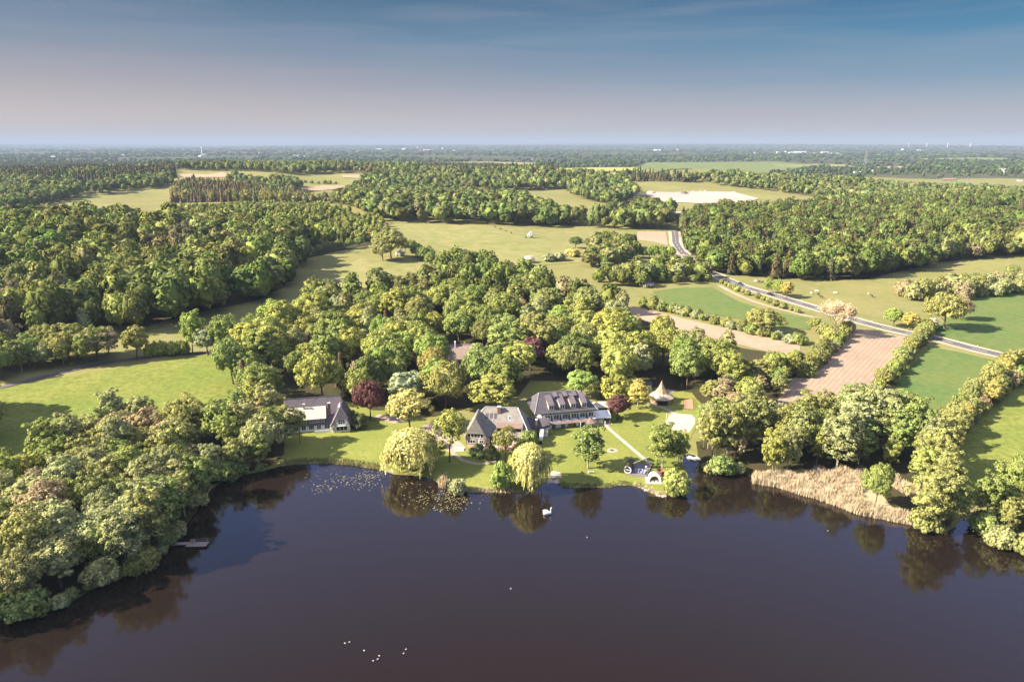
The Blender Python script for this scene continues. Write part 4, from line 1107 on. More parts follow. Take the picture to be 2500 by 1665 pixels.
# the far plain: hedgerow trees, copses and villages' greenery out to the horizon
rg = np.random.default_rng(77)
NF = 17000
fx = rg.uniform(-150, 2650, NF); fy = 349 + 9 + 78 * rg.uniform(0, 1, NF) ** 1.15
a_ = (fx - 1250) / F; b_ = -(fy - 832.5) / F; dz_ = -SP + b_ * CP; tt_ = -(CAM_H - 4) / dz_
FX, FY = a_ * tt_, (CP + b_ * SP) * tt_
DD = np.hypot(FX, FY)
msk = np.sin(FX / 310 + 1.2 * np.sin(FY / 900)) + 1.3 * np.sin(FY / 420 + np.sin(FX / 800) * 1.7) + 0.8 * np.sin(FX / 1300 - FY / 700) + rg.normal(size=NF) * 0.55
keep = (DD > 2250) & (msk > np.where(DD > 4200, -1.1, -0.25))
for P_, c_ in FARF:
    W2 = wpoly(P_); keep &= ~(sdist(FX, FY, np.array(W2)) < 25)
# the quarry and its meadow stay open
keep &= ~inside(FX, FY, wpoly([(1520,470),(1560,452),(1650,450),(1800,458),(1960,478),(2000,490),(1500,500)]))
FX, FY, DD = FX[keep], FY[keep], DD[keep]
gr = np.clip(DD * 0.0055, 13, 70)
for lo, hi, sc_ in [(0, 3200, 1.0), (3200, 5000, 1.5), (5000, 8000, 2.6), (8000, 40000, 4.6)]:
    k = (DD >= lo) & (DD < hi)
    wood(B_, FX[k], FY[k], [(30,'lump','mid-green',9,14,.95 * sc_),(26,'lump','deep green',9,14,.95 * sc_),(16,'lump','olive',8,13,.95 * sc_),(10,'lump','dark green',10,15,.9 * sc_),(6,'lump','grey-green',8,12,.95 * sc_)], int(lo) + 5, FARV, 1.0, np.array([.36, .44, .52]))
print('FAR', len(FX))
for key, parts in WOODS.items():
    Vs, Fq, Ft, tn, o_ = [], [], [], [], 0
    for P, FF, t_ in parts:
        Vs.append(P); tn.append(t_)
        for f in FF: (Fq if f.shape[1] == 4 else Ft).append(f + o_)
        o_ += len(P)
    me = np_mesh(key, np.vstack(Vs), [np.vstack(Fq), np.vstack(Ft)], np.vstack(tn))
    me.materials.append(M['wood'])
    ob = link(key, me)
    tag(ob, {'broadleaf_woodland': 'spring-green leafy woods filling the hills, valley and far plain around the open fields',
             'conifer_woodland': 'dark and brownish fir woods mixed with leafy trees, beyond the road and on the far ridges'}[key], 'woodland', None, 'stuff')
    print(key, len(me.polygons))
WOODS.clear()
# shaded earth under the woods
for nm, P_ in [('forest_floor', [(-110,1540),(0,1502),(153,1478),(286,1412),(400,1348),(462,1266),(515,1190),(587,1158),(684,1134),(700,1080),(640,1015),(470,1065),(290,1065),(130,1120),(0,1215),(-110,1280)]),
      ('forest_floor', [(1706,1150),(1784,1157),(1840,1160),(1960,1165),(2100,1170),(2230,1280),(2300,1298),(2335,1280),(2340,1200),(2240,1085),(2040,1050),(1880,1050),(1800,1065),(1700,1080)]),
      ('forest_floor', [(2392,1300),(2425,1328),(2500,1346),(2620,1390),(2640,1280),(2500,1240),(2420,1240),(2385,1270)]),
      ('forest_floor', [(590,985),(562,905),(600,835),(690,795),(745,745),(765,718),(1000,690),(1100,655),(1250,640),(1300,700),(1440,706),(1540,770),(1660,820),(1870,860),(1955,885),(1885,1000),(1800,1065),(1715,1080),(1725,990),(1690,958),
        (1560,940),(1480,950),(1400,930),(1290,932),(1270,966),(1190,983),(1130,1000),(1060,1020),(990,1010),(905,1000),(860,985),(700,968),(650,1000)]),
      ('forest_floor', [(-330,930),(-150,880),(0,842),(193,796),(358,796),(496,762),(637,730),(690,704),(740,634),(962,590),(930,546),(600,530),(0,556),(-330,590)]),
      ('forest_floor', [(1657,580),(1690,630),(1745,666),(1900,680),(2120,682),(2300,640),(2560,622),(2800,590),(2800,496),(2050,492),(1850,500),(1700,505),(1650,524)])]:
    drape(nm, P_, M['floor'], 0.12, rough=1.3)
# ---------------------------------------------------------------- building materials
def roof_mat(name, c1, c2, scale=0.9):
    """rows of small tiles or shingles, blotched by weather"""
    m = bpy.data.materials.new(name); m.use_nodes = True
    n, l = m.node_tree.nodes, m.node_tree.links
    p = n['Principled BSDF']; p.inputs['Roughness'].default_value = 0.75; p.inputs['Specular IOR Level'].default_value = 0.25
    t = n.new('ShaderNodeTexCoord')
    a = n.new('ShaderNodeTexNoise'); a.inputs['Scale'].default_value = scale; a.inputs['Detail'].default_value = 6; a.inputs['Roughness'].default_value = 0.7
    w = n.new('ShaderNodeTexWave'); w.bands_direction = 'Z'; w.inputs['Scale'].default_value = 1.1; w.inputs['Distortion'].default_value = 1.5; w.inputs['Detail'].default_value = 3
    l.new(t.outputs['Object'], a.inputs['Vector']); l.new(t.outputs['Object'], w.inputs['Vector'])
    r = n.new('ShaderNodeValToRGB'); r.color_ramp.elements[0].position = 0.33; r.color_ramp.elements[0].color = (*c1, 1)
    r.color_ramp.elements[1].position = 0.68; r.color_ramp.elements[1].color = (*c2, 1)
    l.new(a.outputs['Fac'], r.inputs[0])
    x = n.new('ShaderNodeMix'); x.data_type = 'RGBA'; x.blend_type = 'MULTIPLY'; x.inputs['Factor'].default_value = 0.35
    l.new(r.outputs[0], x.inputs['A']); l.new(w.outputs['Color'], x.inputs['B']); l.new(x.outputs['Result'], p.inputs['Base Color'])
    b = n.new('ShaderNodeBump'); b.inputs['Strength'].default_value = 0.5; b.inputs['Distance'].default_value = 0.08
    l.new(w.outputs['Fac'], b.inputs['Height']); l.new(b.outputs[0], p.inputs['Normal'])
    return m
M['slate'] = roof_mat('slate_roof', (0.070, 0.066, 0.082), (0.125, 0.112, 0.125))
M['shingle'] = roof_mat('weathered_shingle', (0.20, 0.19, 0.175), (0.33, 0.30, 0.26))
M['pale_roof'] = roof_mat('pale_roof', (0.60, 0.54, 0.42), (0.74, 0.66, 0.52))
M['pink_roof'] = roof_mat('brown_red_roof', (0.20, 0.135, 0.12), (0.29, 0.20, 0.175))
M['purple_roof'] = roof_mat('purple_tile', (0.120, 0.100, 0.125), (0.185, 0.155, 0.175))
M['white'] = mat('white_render', (0.86, 0.85, 0.83), 0.8, 0.05, 1.2)
M['whitewash'] = mat('ivy_stained_render', (0.30, 0.30, 0.24), 0.9, 0.1, 1.3, col2=(0.84, 0.83, 0.80))
M['trim'] = mat('white_paint', (0.88, 0.87, 0.85), 0.5, 0.04, 2.0)
M['cladding'] = mat('slate_cladding', (0.055, 0.062, 0.075), 0.7, 0.25, 2.5)
M['shingle_wall'] = mat('shingle_wall', (0.27, 0.23, 0.20), 0.85, 0.25, 2.0)
M['glass'] = mat('window_glass', (0.02, 0.024, 0.03), 0.08, 0.3, 0.7, spec=0.6)
M['brick'] = mat('chimney_brick', (0.20, 0.11, 0.085), 0.9, 0.3, 4.0)
M['metal'] = mat('grey_metal', (0.42, 0.43, 0.45), 0.45, 0.1, 3.0, metal=0.6)
M['timber'] = mat('grey_timber', (0.26, 0.215, 0.19), 0.85, 0.25, 2.5, kind='wave')
M['deckwood'] = mat('deck_boards', (0.17, 0.15, 0.17), 0.8, 0.25, 2.2, kind='wave')
M['darkwood'] = mat('dark_timber', (0.07, 0.052, 0.04), 0.8, 0.3, 2.5)
M['fabric'] = mat('white_canvas', (0.78, 0.76, 0.72), 0.9, 0.05, 1.0)
M['canvas'] = mat('tan_canvas', (0.31, 0.225, 0.165), 0.9, 0.12, 1.3)
M['rust'] = mat('rusty_steel', (0.22, 0.10, 0.07), 0.9, 0.3, 3.0)
M['red'] = mat('red_brown_paint', (0.36, 0.12, 0.09), 0.7, 0.15, 3.0)
M['stone'] = mat('pale_stone', (0.52, 0.45, 0.38), 0.9, 0.15, 2.0)
M['terrace'] = mat('terrace_tiles', (0.36, 0.20, 0.16), 0.85, 0.3, 1.6)
M['blue'] = mat('blue_grey_cushion', (0.22, 0.25, 0.36), 0.9, 0.1, 2.0)
M['black'] = mat('black', (0.02, 0.02, 0.022), 0.6, 0.2, 2.0)

def yface(x, y, z): return (x, y, z)
def window(par, x0, x1, z0, z1, y, mull=1, rows=1, frame=0.10, m='trim', name='window', side=None):
    """a framed window in a wall facing -y (or side +x / -x when side is given), with its pane as sub-part"""
    b = MB()
    def bx(a0, a1, c0, c1, d0, d1):
        if side is None: b.box(a0, a1, y - d0, y - d1, c0, c1)
        else:
            b.box(min(y + side * d0, y + side * d1), max(y + side * d0, y + side * d1), a0, a1, c0, c1)
    bx(x0, x1, z0, z0 + frame, -.02, .07); bx(x0, x1, z1 - frame, z1, -.02, .07)
    bx(x0, x0 + frame, z0 + frame, z1 - frame, -.02, .068); bx(x1 - frame, x1, z0 + frame, z1 - frame, -.02, .068)
    for i in range(1, mull):
        c = x0 + (x1 - x0) * i / mull; bx(c - frame * .45, c + frame * .45, z0 + frame, z1 - frame, -.02, .062)
    for i in range(1, rows):
        c = z0 + (z1 - z0) * i / rows; bx(x0 + frame, x1 - frame, c - .04, c + .04, -.02, .055)
    o = b.build(name, M[m], par)
    g_ = MB()
    if side is None: g_.box(x0 + frame * .6, x1 - frame * .6, y - .025, y + .03, z0 + frame * .6, z1 - frame * .6)
    else: g_.box(min(y + side * .025, y - side * .03), max(y + side * .025, y - side * .03), x0 + frame * .6, x1 - frame * .6, z0 + frame * .6, z1 - frame * .6)
    g_.build('pane', M['glass'], o)
    return o
def frame_at(px, py, rot):
    p_ = at(px, py); return p_, R(rot)

# ---------------------------------------------------------------- white gabled house (left)
def house_left():
    p_, rz = frame_at(811, 1050, 13)
    H = empty('gabled_house', p_, rz, 'white house with gabled wing, pale dormer and mauve roof left of the copper beech', 'house')
    L = -17.4
    MB().box(L, 0.6, 0.25, 10.8, -1.5, 2.75).build('wall', M['white'], H)
    # main roof: front and back slope from the ridge
    rz_, ry = 11.0, 5.6
    b = MB()
    b.slab([(L - .5, -.45, 2.45), (7.0, -.45, 2.45), (3.3, ry, rz_), (L + 1.4, ry, rz_)], .22)
    b.slab([(7.0, -.45, 2.45), (7.0, 11.6, 2.45), (3.3, ry, rz_)], .22)
    b.slab([(7.0, 11.6, 2.45), (L - .5, 11.6, 2.5), (L + 1.4, ry, rz_), (3.3, ry, rz_)], .22)
    b.slab([(L - .5, 11.6, 2.45), (L - .5, -.45, 2.45), (L + 1.4, ry, rz_)], .22)
    rf = b.build('roof', M['purple_roof'], H)
    MB().tube((L + 1.4, ry, rz_ + .03), (3.2, ry, rz_ + .03), .13, .13).build('ridge_cap', M['slate'], rf)
    c = MB().box(-9.5, -9.0, 2.9, 3.4, 6.6, 9.4).build('chimney', M['stone'], rf)
    MB().box(-9.6, -8.9, 2.8, 3.5, 9.4, 9.6).build('chimney_cap', M['trim'], rf)
    # long dormer: pale roof over slate cladding with a band of windows
    d = MB().box(-15.6, -1.9, .05, 3.0, 2.5, 4.95).build('dormer', M['cladding'], H)
    MB().slab([(-15.9, -.35, 4.85), (-1.75, -.35, 4.85), (-1.75, 3.55, 8.15), (-15.9, 3.55, 8.15)], .18).build('dormer_roof', M['pale_roof'], H)
    for x in (-14.3, -12.6, -10.9, -9.5, -7.7, -6.3, -5.0, -3.4):
        window(H, x, x + 1.1, 3.35, 4.6, .03, 2)
    for x, w_, mu in ((-16.4, 1.4, 2), (-13.0, 1.4, 2), (-10.4, 1.5, 2), (-8.0, 1.9, 3), (-5.2, 1.5, 2), (-2.6, 1.9, 2)):
        window(H, x, x + w_, .75, 2.3, .23, mu)
    MB().box(-17.5, .2, -.55, -.3, -1.2, -.1).build('plinth', M['stone'], H)
    MB().box(-6.0, .2, -1.6, -1.45, .0, .9).build('balcony_railing', M['trim'], H)
    MB().box(-6.0, .2, -1.6, .2, -1.0, -.02).build('terrace_step', M['stone'], H)
    # gabled wing
    x0, x1, yf = .65, 6.35, -2.6
    xc = (x0 + x1) / 2
    eave, rid = 2.3, 8.9
    b = MB()
    b.prismy([(x0, -1.6), (x1, -1.6), (x1, 2.6), (xc + 1.75, 5.3), (xc - 1.75, 5.3), (x0, 2.6)], yf, 4.2)
    b.build('wing_wall', M['whitewash'], H)
    b = MB()
    # left and right slopes, clipped in front by the half hip
    hipz, hipy = 5.2, yf - .35
    def sx(z, s): return xc + s * (rid - z) * (3.75 / (rid - eave))
    b.slab([(sx(eave, -1), hipy, eave), (sx(hipz, -1), hipy, hipz), (xc, -.9, rid), (xc, 4.4, rid), (sx(eave, -1), 4.4, eave)][::-1], .2)
    b.slab([(sx(eave, 1), hipy, eave), (sx(hipz, 1), hipy, hipz), (xc, -.9, rid), (xc, 4.4, rid), (sx(eave, 1), 4.4, eave)], .2)
    b.build('wing_roof', M['purple_roof'], H)
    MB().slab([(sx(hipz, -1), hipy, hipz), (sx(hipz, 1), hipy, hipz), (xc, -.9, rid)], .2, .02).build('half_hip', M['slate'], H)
    MB().slab([(xc - .1, 3.9, rid - .1), (sx(7.2, -1), 3.1, 7.2), (xc - .1, -.6, rid - .1)], .05, .24).build('painted_sun_patch', M['pale_roof'], H)  # pale overlay: sunlight on the wing's left slope put into its colour
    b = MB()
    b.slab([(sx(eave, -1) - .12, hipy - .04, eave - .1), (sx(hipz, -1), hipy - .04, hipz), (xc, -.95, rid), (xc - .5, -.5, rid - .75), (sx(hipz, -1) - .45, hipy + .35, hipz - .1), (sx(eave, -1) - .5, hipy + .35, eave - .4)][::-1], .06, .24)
    b.build('verge', M['pale_roof'], H)  # sunlit roof edge painted as a pale strip along the verge
    MB().box(-.9, -.1, 1.0, 1.8, 5.5, 9.7).build('chimney', M['brick'], H)
    MB().box(-1.0, 0.0, .9, 1.9, 9.7, 9.95).build('chimney_cap', M['stone'], H)
    window(H, xc - 1.2, xc + 1.2, 3.0, 4.85, yf, 3, 2)
    window(H, xc - 2.0, xc + 1.9, .55, 2.25, yf, 3)
    for s_ in (-1.6, .5): window(H, xc + s_, xc + s_ + 1.2, -1.15, -.15, yf, 2)
    b = MB(); b.box(xc - 1.4, xc + 1.4, yf - .95, yf - .02, 2.62, 2.74)
    for i in range(9): b.box(xc - 1.4 + i * .34, xc - 1.36 + i * .34, yf - .93, yf - .89, 2.74, 3.5)
    b.box(xc - 1.4, xc + 1.4, yf - .94, yf - .88, 3.5, 3.56)
    b.build('balcony', M['trim'], H)
house_left()

# ---------------------------------------------------------------- big hipped house (middle)
def house_mid():
    p_, rz = frame_at(1189, 1082, -5)
    H = empty('hipped_house', p_, rz, 'hipped house with light grey roof and gabled wing behind the reddish terrace', 'house')
    # main body x 0..14.6 ; wing x -7.3..0
    MB().box(-6.8, 13.9, .6, 12.5, -1.5, 2.6).build('wall', M['white'], H)
    ez, rzz, ry = 2.55, 10.4, 7.6
    XL, XR, rl_, rr__ = -7.6, 15.0, -1.3, 9.9
    b = MB()
    b.slab([(XL, -.2, ez), (XR, -.2, ez), (rr__, ry, rzz), (rl_, ry, rzz)], .25)
    b.slab([(XR, 14.2, ez), (XL, 14.2, ez), (rl_, ry, rzz), (rr__, ry, rzz)], .25)
    b.slab([(XR, -.2, ez), (XR, 14.2, ez), (rr__, ry, rzz)], .25)
    b.slab([(XL, 14.2, ez), (XL, -.2, ez), (rl_, ry, rzz)], .25)
    rf = b.build('roof', M['shingle'], H)
    b = MB()
    b.tube((rl_, ry, rzz + .04), (rr__, ry, rzz + .04), .14, .14)
    for q_ in ((XL, -.2, ez), (XL, 14.2, ez)): b.tube(q_, (rl_, ry, rzz + .04), .12, .12)
    for q_ in ((XR, -.2, ez), (XR, 14.2, ez)): b.tube(q_, (rr__, ry, rzz + .04), .12, .12)
    b.build('ridge_cap', M['metal'], rf)
    MB().box(3.0, 4.1, 5.7, 6.9, 7.0, 10.9).build('chimney', M['brick'], rf)
    MB().box(2.9, 4.2, 5.6, 7.0, 10.9, 11.15).build('chimney_cap', M['stone'], rf)
    sl = (rzz - ez) / (ry + .2)
    def zr(y): return ez + sl * (y + .2)
    for x in (-1.0, .45, 1.9):
        MB().slab([(x, 4.5, zr(4.5)), (x + .9, 4.5, zr(4.5)), (x + .9, 5.9, zr(5.9)), (x, 5.9, zr(5.9))], .06, .07).build('skylight', M['slate'], rf)
    f = MB().slab([(7.0, 4.2, zr(4.2)), (7.8, 4.2, zr(4.2)), (7.8, 5.3, zr(5.3)), (7.0, 5.3, zr(5.3))], .05, .07).build('skylight', M['trim'], rf)
    MB().slab([(7.12, 4.3, zr(4.3)), (7.68, 4.3, zr(4.3)), (7.68, 5.2, zr(5.2)), (7.12, 5.2, zr(5.2))], .03, .10).build('pane', M['glass'], f)
    # shed dormer over a recessed loggia
    MB().slab([(3.0, .9, 5.35), (12.1, .9, 5.35), (12.1, 3.4, zr(3.4) + .35), (3.0, 3.4, zr(3.4) + .35)], .2).build('dormer_roof', M['pink_roof'], H)
    MB().box(3.2, 11.9, 1.3, 2.6, 3.5, 5.25).build('loggia', M['darkwood'], H)
    for x in (3.6, 5.6, 7.7, 9.7): window(H, x, x + 1.5, 3.95, 5.05, 1.27, 2, m='darkwood')
    b = MB()
    for x in (3.1, 7.5, 11.9): b.box(x - .07, x + .07, .95, 1.09, 3.5, 5.2)
    b.build('post', M['trim'], H)
    # ground floor window band of the main front
    window(H, 7.8, 12.9, .9, 2.2, .58, 6)
    window(H, 2.2, 6.4, .9, 2.2, .58, 4)
    MB().box(1.0, 1.9, .50, .65, -.1, 2.1).build('door', M['darkwood'], H)
    # gabled wing on the left
    x0, x1, yf = -7.1, -.3, -1.6
    xc = (x0 + x1) / 2
    MB().prismy([(x0, -1.6), (x1, -1.6), (x1, 2.9), (x1 - .75, 4.3), (x0 + .75, 4.3), (x0, 2.9)], yf, 6.0).build('wing_wall', M['shingle_wall'], H)
    ap = 9.6
    b = MB()
    b.slab([(x0 - .6, yf - .5, 2.2), (xc, yf + .3, ap), (xc, 7, ap), (x0 - .6, 7, 2.2)][::-1], .2)
    b.slab([(x1 + .6, yf - .5, 2.2), (xc, yf + .3, ap), (xc, 7, ap), (x1 + .6, 7, 2.2)], .2)
    wr = b.build('wing_roof', M['shingle'], H)
    b = MB(); b.tube((xc, yf + .28, ap + .04), (xc, 6.4, ap + .04), .12, .12)
    b.tube((x0 - .62, yf - .5, 2.2), (xc, yf + .3, ap), .11, .11); b.tube((x1 + .62, yf - .5, 2.2), (xc, yf + .3, ap), .11, .11)
    b.build('ridge_cap', M['metal'], wr)
    MB().slab([(x0 + .35, yf - .38, 4.15), (x1 - .35, yf - .38, 4.15), (xc, yf + .2, ap - .25)], .14).build('shingled_gable', M['shingle'], H)
    window(H, xc - 1.6, xc + 1.6, 2.6, 4.1, yf, 3); window(H, xc - 2.7, xc - 1.65, 2.6, 4.1, yf, 1); window(H, xc + 1.65, xc + 2.7, 2.6, 4.1, yf, 1)
    window(H, x0 + .6, x0 + 3.3, .5, 1.9, yf, 3); window(H, x1 - 2.2, x1 - .7, .5, 1.8, yf, 2)
    # glazed porch in the inner corner
    MB().box(-.2, 1.0, -1.0, .5, -1.0, 2.2).build('porch', M['metal'], H)
    # low link to the hotel behind on the right
    b = MB(); b.slab([(14.2, 6.8, 3.0), (21, 6.8, 3.0), (21, 10, 6.0), (12.6, 10, 6.0)], .2); b.slab([(21, 13, 3), (13, 13, 3), (12.6, 10, 6), (21, 10, 6)], .2)
    b.build('link_roof', M['slate'], H)
    MB().box(13.8, 20.5, 7.1, 12.6, -1, 3.1).build('link_wall', M['white'], H)
    MB().box(16.2, 16.8, 6.2, 6.8, 2.0, 6.6).build('chimney', M['brick'], H)
    MB().box(16.1, 16.9, 6.1, 6.9, 6.6, 6.8).build('chimney_cap', M['trim'], H)
    b = MB().prism([(1.2, -.8), (6.0, -.8), (6.0, 2.9), (1.2, 1.4)], 17.9, 18.9); b.build('entrance_passage', M['trim'], H)
    b = MB().slab([(17.75, .9, 1.45), (19.05, .9, 1.45), (19.05, 6.2, 3.15), (17.75, 6.2, 3.15)], .1, .12); b.build('passage_roof', M['pale_roof'], H)
    MB().box(17.8, 18.8, 1.12, 1.18, -.6, 1.1).build('passage_door', M['glass'], H)
house_mid()

# ---------------------------------------------------------------- hotel (right)
def hotel():
    p_, rz = frame_at(1325, 1045, 12.5)
    H = empty('hotel', p_, rz, 'long white hotel with balconies and dark hipped roof carrying two rows of dormers', 'building')
    Lx = 19.6
    MB().box(0, Lx, .6, 12.5, -1.5, 5.7).build('wall', M['white'], H)
    ez, rzz, ry = 5.65, 11.0, 6.6
    XL, XR, rl_, rr__ = -3.2, Lx + .9, .2, 14.4
    b = MB()
    b.slab([(XL, -.7, ez), (XR, -.7, ez), (rr__, ry, rzz), (rl_, ry, rzz)], .25)
    b.slab([(XR, 13.5, ez), (XL, 13.5, ez), (rl_, ry, rzz), (rr__, ry, rzz)], .25)
    b.slab([(XR, -.7, ez), (XR, 13.5, ez), (rr__, ry, rzz)], .25)
    b.slab([(XL, 13.5, ez), (XL, -.7, ez), (rl_, ry, rzz)], .25)
    rf = b.build('roof', M['slate'], H)
    b = MB(); b.tube((rl_, ry, rzz + .04), (rr__, ry, rzz + .04), .13, .13)
    for e, r_ in ((XL, rl_), (XR, rr__)):
        b.tube((e, -.7, ez + .02), (r_, ry, rzz + .04), .13, .13); b.tube((e, 13.5, ez + .02), (r_, ry, rzz + .04), .12, .12)
    b.build('ridge_cap', M['metal'], rf)
    sl = (rzz - ez) / (ry + .7)
    def zr(y): return ez + sl * (y + .7)
    # cladding skirt below the eave
    MB().box(-.1, Lx + .1, -.35, .62, 5.1, 5.5).build('eave_band', M['cladding'], H)
    for x in (2.2, 6.3, 10.4, 14.5):
        yb = 5.6; zt = zr(yb) + .1; zf = zr(.55) + 1.75
        d = MB().prism([(.55, zr(.55) - .1), (yb, zr(yb) - .1), (.55, zf - .1)], x, x + 2.0).build('dormer', M['pale_roof'], H)
        MB().slab([(x - .18, .3, zf), (x + 2.18, .3, zf), (x + 2.18, yb, zt), (x - .18, yb, zt)], .12).build('dormer_roof', M['purple_roof'], d)
        window(d, x + .12, x + 1.88, zr(.55) - .12 + .12, zf - .22, .53, 2, frame=.14)
    for x in (5.2, 8.9, 12.4):
        yb = ry - .1; y0 = 3.9; zt = zr(yb); zf = zt - .75
        d = MB().prism([(y0, zr(y0) - .1), (yb, zr(yb) - .1), (y0, zf - .1)], x, x + 1.3).build('upper_dormer', M['cladding'], H)
        MB().slab([(x - .15, y0 - .25, zf - .02), (x + 1.45, y0 - .25, zf - .02), (x + 1.45, yb, zt), (x - .15, yb, zt)], .1).build('dormer_roof', M['purple_roof'], d)
    # six balcony bays between curved dark fins
    bw = Lx / 6
    MB().box(.02, Lx - .02, -1.25, .6, 2.35, 2.55).build('balcony_floor', M['trim'], H)
    for i in range(6):
        x = i * bw
        window(H, x + .95, x + bw - .35, 2.65, 4.45, .58, 2, frame=.12)
        if i:
            b = MB(); b.prism([(-1.35, 2.45), (.5, 2.45), (.5, 4.5), (-.2, 4.35), (-.9, 3.8), (-1.3, 3.1)], x - .09, x + .09); b.build('balcony_divider', M['black'], H)
    # ground floor: brown-red pent roof, glazed doors, bay window
    MB().slab([(1.6, -2.5, 2.05), (15.9, -2.5, 2.05), (16.2, -1.25, 2.65), (.8, -1.25, 2.65)], .12).build('canopy_roof', M['pink_roof'], H)
    for x, w_ in ((3.0, 1.5), (6.4, 1.6), (10.2, 2.0), (13.0, 2.2)):
        window(H, x, x + w_, -.35, 1.85, -1.18, 2, frame=.12)
    MB().box(1.8, 16.0, -1.15, .62, -1.2, 2.32).build('ground_floor_wall', M['white'], H)
    c = (17.3, -1.2, -1.0)
    MB().lathe([(2.15, 0), (2.15, 2.9)], c, 8, R(180) + .39, R(360) + .39).build('bay_wall', M['white'], H)
    MB().lathe([(2.22, 1.0), (2.22, 2.3)], c, 8, R(180) + .39 + .08, R(360) + .39 - .08).build('bay_glazing', M['glass'], H)
    b = MB()
    for k in range(9):
        a = R(180) + .39 + k * math.pi / 8; b.box(c[0] + 2.23 * math.cos(a) - .07, c[0] + 2.23 * math.cos(a) + .07, c[1] + 2.23 * math.sin(a) - .07, c[1] + 2.23 * math.sin(a) + .07, 0, 1.4)
    b.build('bay_mullion', M['trim'], H)
    MB().lathe([(2.75, 2.75), (.45, 3.9), (.3, 4.05), (0, 4.1)], c, 8, .39, .39 + 6.2832).build('bay_roof', M['pink_roof'], H)
    MB().box(-.1, Lx + 3.5, -4.6, -1.2, -1.4, -.42).build('terrace', M['stone'], H)
    # glazed garden room on the right gable
    MB().slab([(Lx + .1, -1.5, 2.2), (Lx + 3.0, -1.5, 1.7), (Lx + 3.0, 5, 1.9), (Lx + .1, 5, 3.0)], .1).build('garden_room_roof', M['slate'], H)
    MB().box(Lx + .05, Lx + 2.7, -1.2, 4.8, -1.2, 1.75).build('garden_room', M['metal'], H)
hotel()

# marquee and pavilion behind the right copper beech
p_, rz = frame_at(1456, 1035, 8)
Q = empty('marquee', p_, rz, 'white canvas marquee on slim posts between the hotel and the round copper beech', 'marquee')
b = MB(); b.slab([(-.4, -.3, 2.5), (5.4, -.3, 2.5), (5.4, 3.4, 3.9), (-.4, 3.4, 3.9)], .05); b.slab([(5.4, 7.0, 2.5), (-.4, 7.0, 2.5), (-.4, 3.4, 3.9), (5.4, 3.4, 3.9)], .05)
for i in range(6): b.box(-.4 + i * .967, .55 + i * .967, -.34, -.31, 2.15 + .1 * (i % 2), 2.5)
b.build('canopy', M['fabric'], Q)
for x in (0.0, 2.6, 5.1):
    for y in (0.0, 6.7): MB().tube((x, y, -.4), (x, y, 2.5), .06, .06).build('post', M['trim'], Q)
p_, rz = frame_at(1452, 1008, 0)
Q = empty('garden_pavilion', p_, rz, 'low garden building with pale grey hipped roof behind the marquee', 'building')
MB().box(0, 6.6, .5, 5, -1, 2.0).build('wall', M['darkwood'], Q)
b = MB(); b.slab([(-.5, 0, 2), (7.2, 0, 2), (4.8, 2.8, 3.6), (2.0, 2.8, 3.6)], .12); b.slab([(7.2, 0, 2), (7.2, 5.6, 2), (4.8, 2.8, 3.6)], .12); b.slab([(7.2, 5.6, 2), (-.5, 5.6, 2), (2, 2.8, 3.6), (4.8, 2.8, 3.6)], .12); b.slab([(-.5, 5.6, 2), (-.5, 0, 2), (2, 2.8, 3.6)], .12)
b.build('roof', M['pale_roof'], Q)

# brown-roofed house in the wood
p_, rz = frame_at(1092, 894, 2)
Q = empty('woodland_house', p_, rz, 'house with big faded brown roof and white chimney half hidden in the wood', 'house')
MB().box(0, 12.5, .5, 9.5, -1.5, 3.2).build('wall', M['whitewash'], Q)
b = MB(); b.slab([(-.5, -.3, 2.6), (13, -.3, 2.6), (13, 5, 8.6), (-.5, 5, 8.6)], .25); b.slab([(13, 10.3, 2.6), (-.5, 10.3, 2.6), (-.5, 5, 8.6), (13, 5, 8.6)], .25)
rf = b.build('roof', roof_mat('faded_brown_tiles', (.26, .19, .165), (.38, .29, .25)), Q)
MB().tube((-.5, 5, 8.65), (13, 5, 8.65), .22, .22).build('ridge_cap', M['pink_roof'], rf)
MB().box(3.1, 3.8, 4.0, 4.8, 7.5, 10.2).build('chimney', M['trim'], rf)
for x in (1, 4.5, 9): window(Q, x, x + 1.4, .8, 2.3, .48, 2)

# conical canvas pavilion
p_ = at(1613, 979)
Q = empty('canvas_pavilion', p_, 0, 'round tan canvas pavilion with a tall pointed cone roof on the far lawn', 'pavilion')
MB().lathe([(4.5, -.6), (4.5, 2.15)], n=12).build('wall', M['canvas'], Q)
MB().lathe([(5.2, 1.95), (5.15, 2.1), (2.75, 3.55), (2.6, 3.6)], n=12).build('lower_roof', mat('cream_canvas', (0.46, 0.37, 0.28), .9, .12, 1.0), Q)
MB().lathe([(2.9, 3.45), (1.5, 5.3), (.7, 6.9), (.22, 8.2), (.1, 8.5)], n=8).build('cone_roof', M['canvas'], Q)
b = MB()
for a in (0.3, 1.8, 3.3, 4.9): b.tube((.1 * math.cos(a), .1 * math.sin(a), 8.2), (.35 * math.cos(a + 3), .35 * math.sin(a + 3), 9.2), .04, .03, 4)
b.build('pole_tips', M['darkwood'], Q)
MB().box(-1.9, 1.7, -4.62, -4.3, .05, 1.75).build('entrance', M['black'], Q)
p_, rz = frame_at(1577, 953, 4)
Q = empty('garden_cabin', p_, rz, 'little white cabin with dark grey roof, left behind the conical pavilion', 'cabin')
MB().box(-2.0, 2.2, 0, 3, -.6, 2.5).build('wall', M['white'], Q)
b = MB(); b.slab([(-2.5, -.4, 2.4), (2.7, -.4, 2.4), (2.7, 1.5, 3.4), (-2.5, 1.5, 3.4)], .1); b.slab([(2.7, 3.4, 2.4), (-2.5, 3.4, 2.4), (-2.5, 1.5, 3.4), (2.7, 1.5, 3.4)], .1)
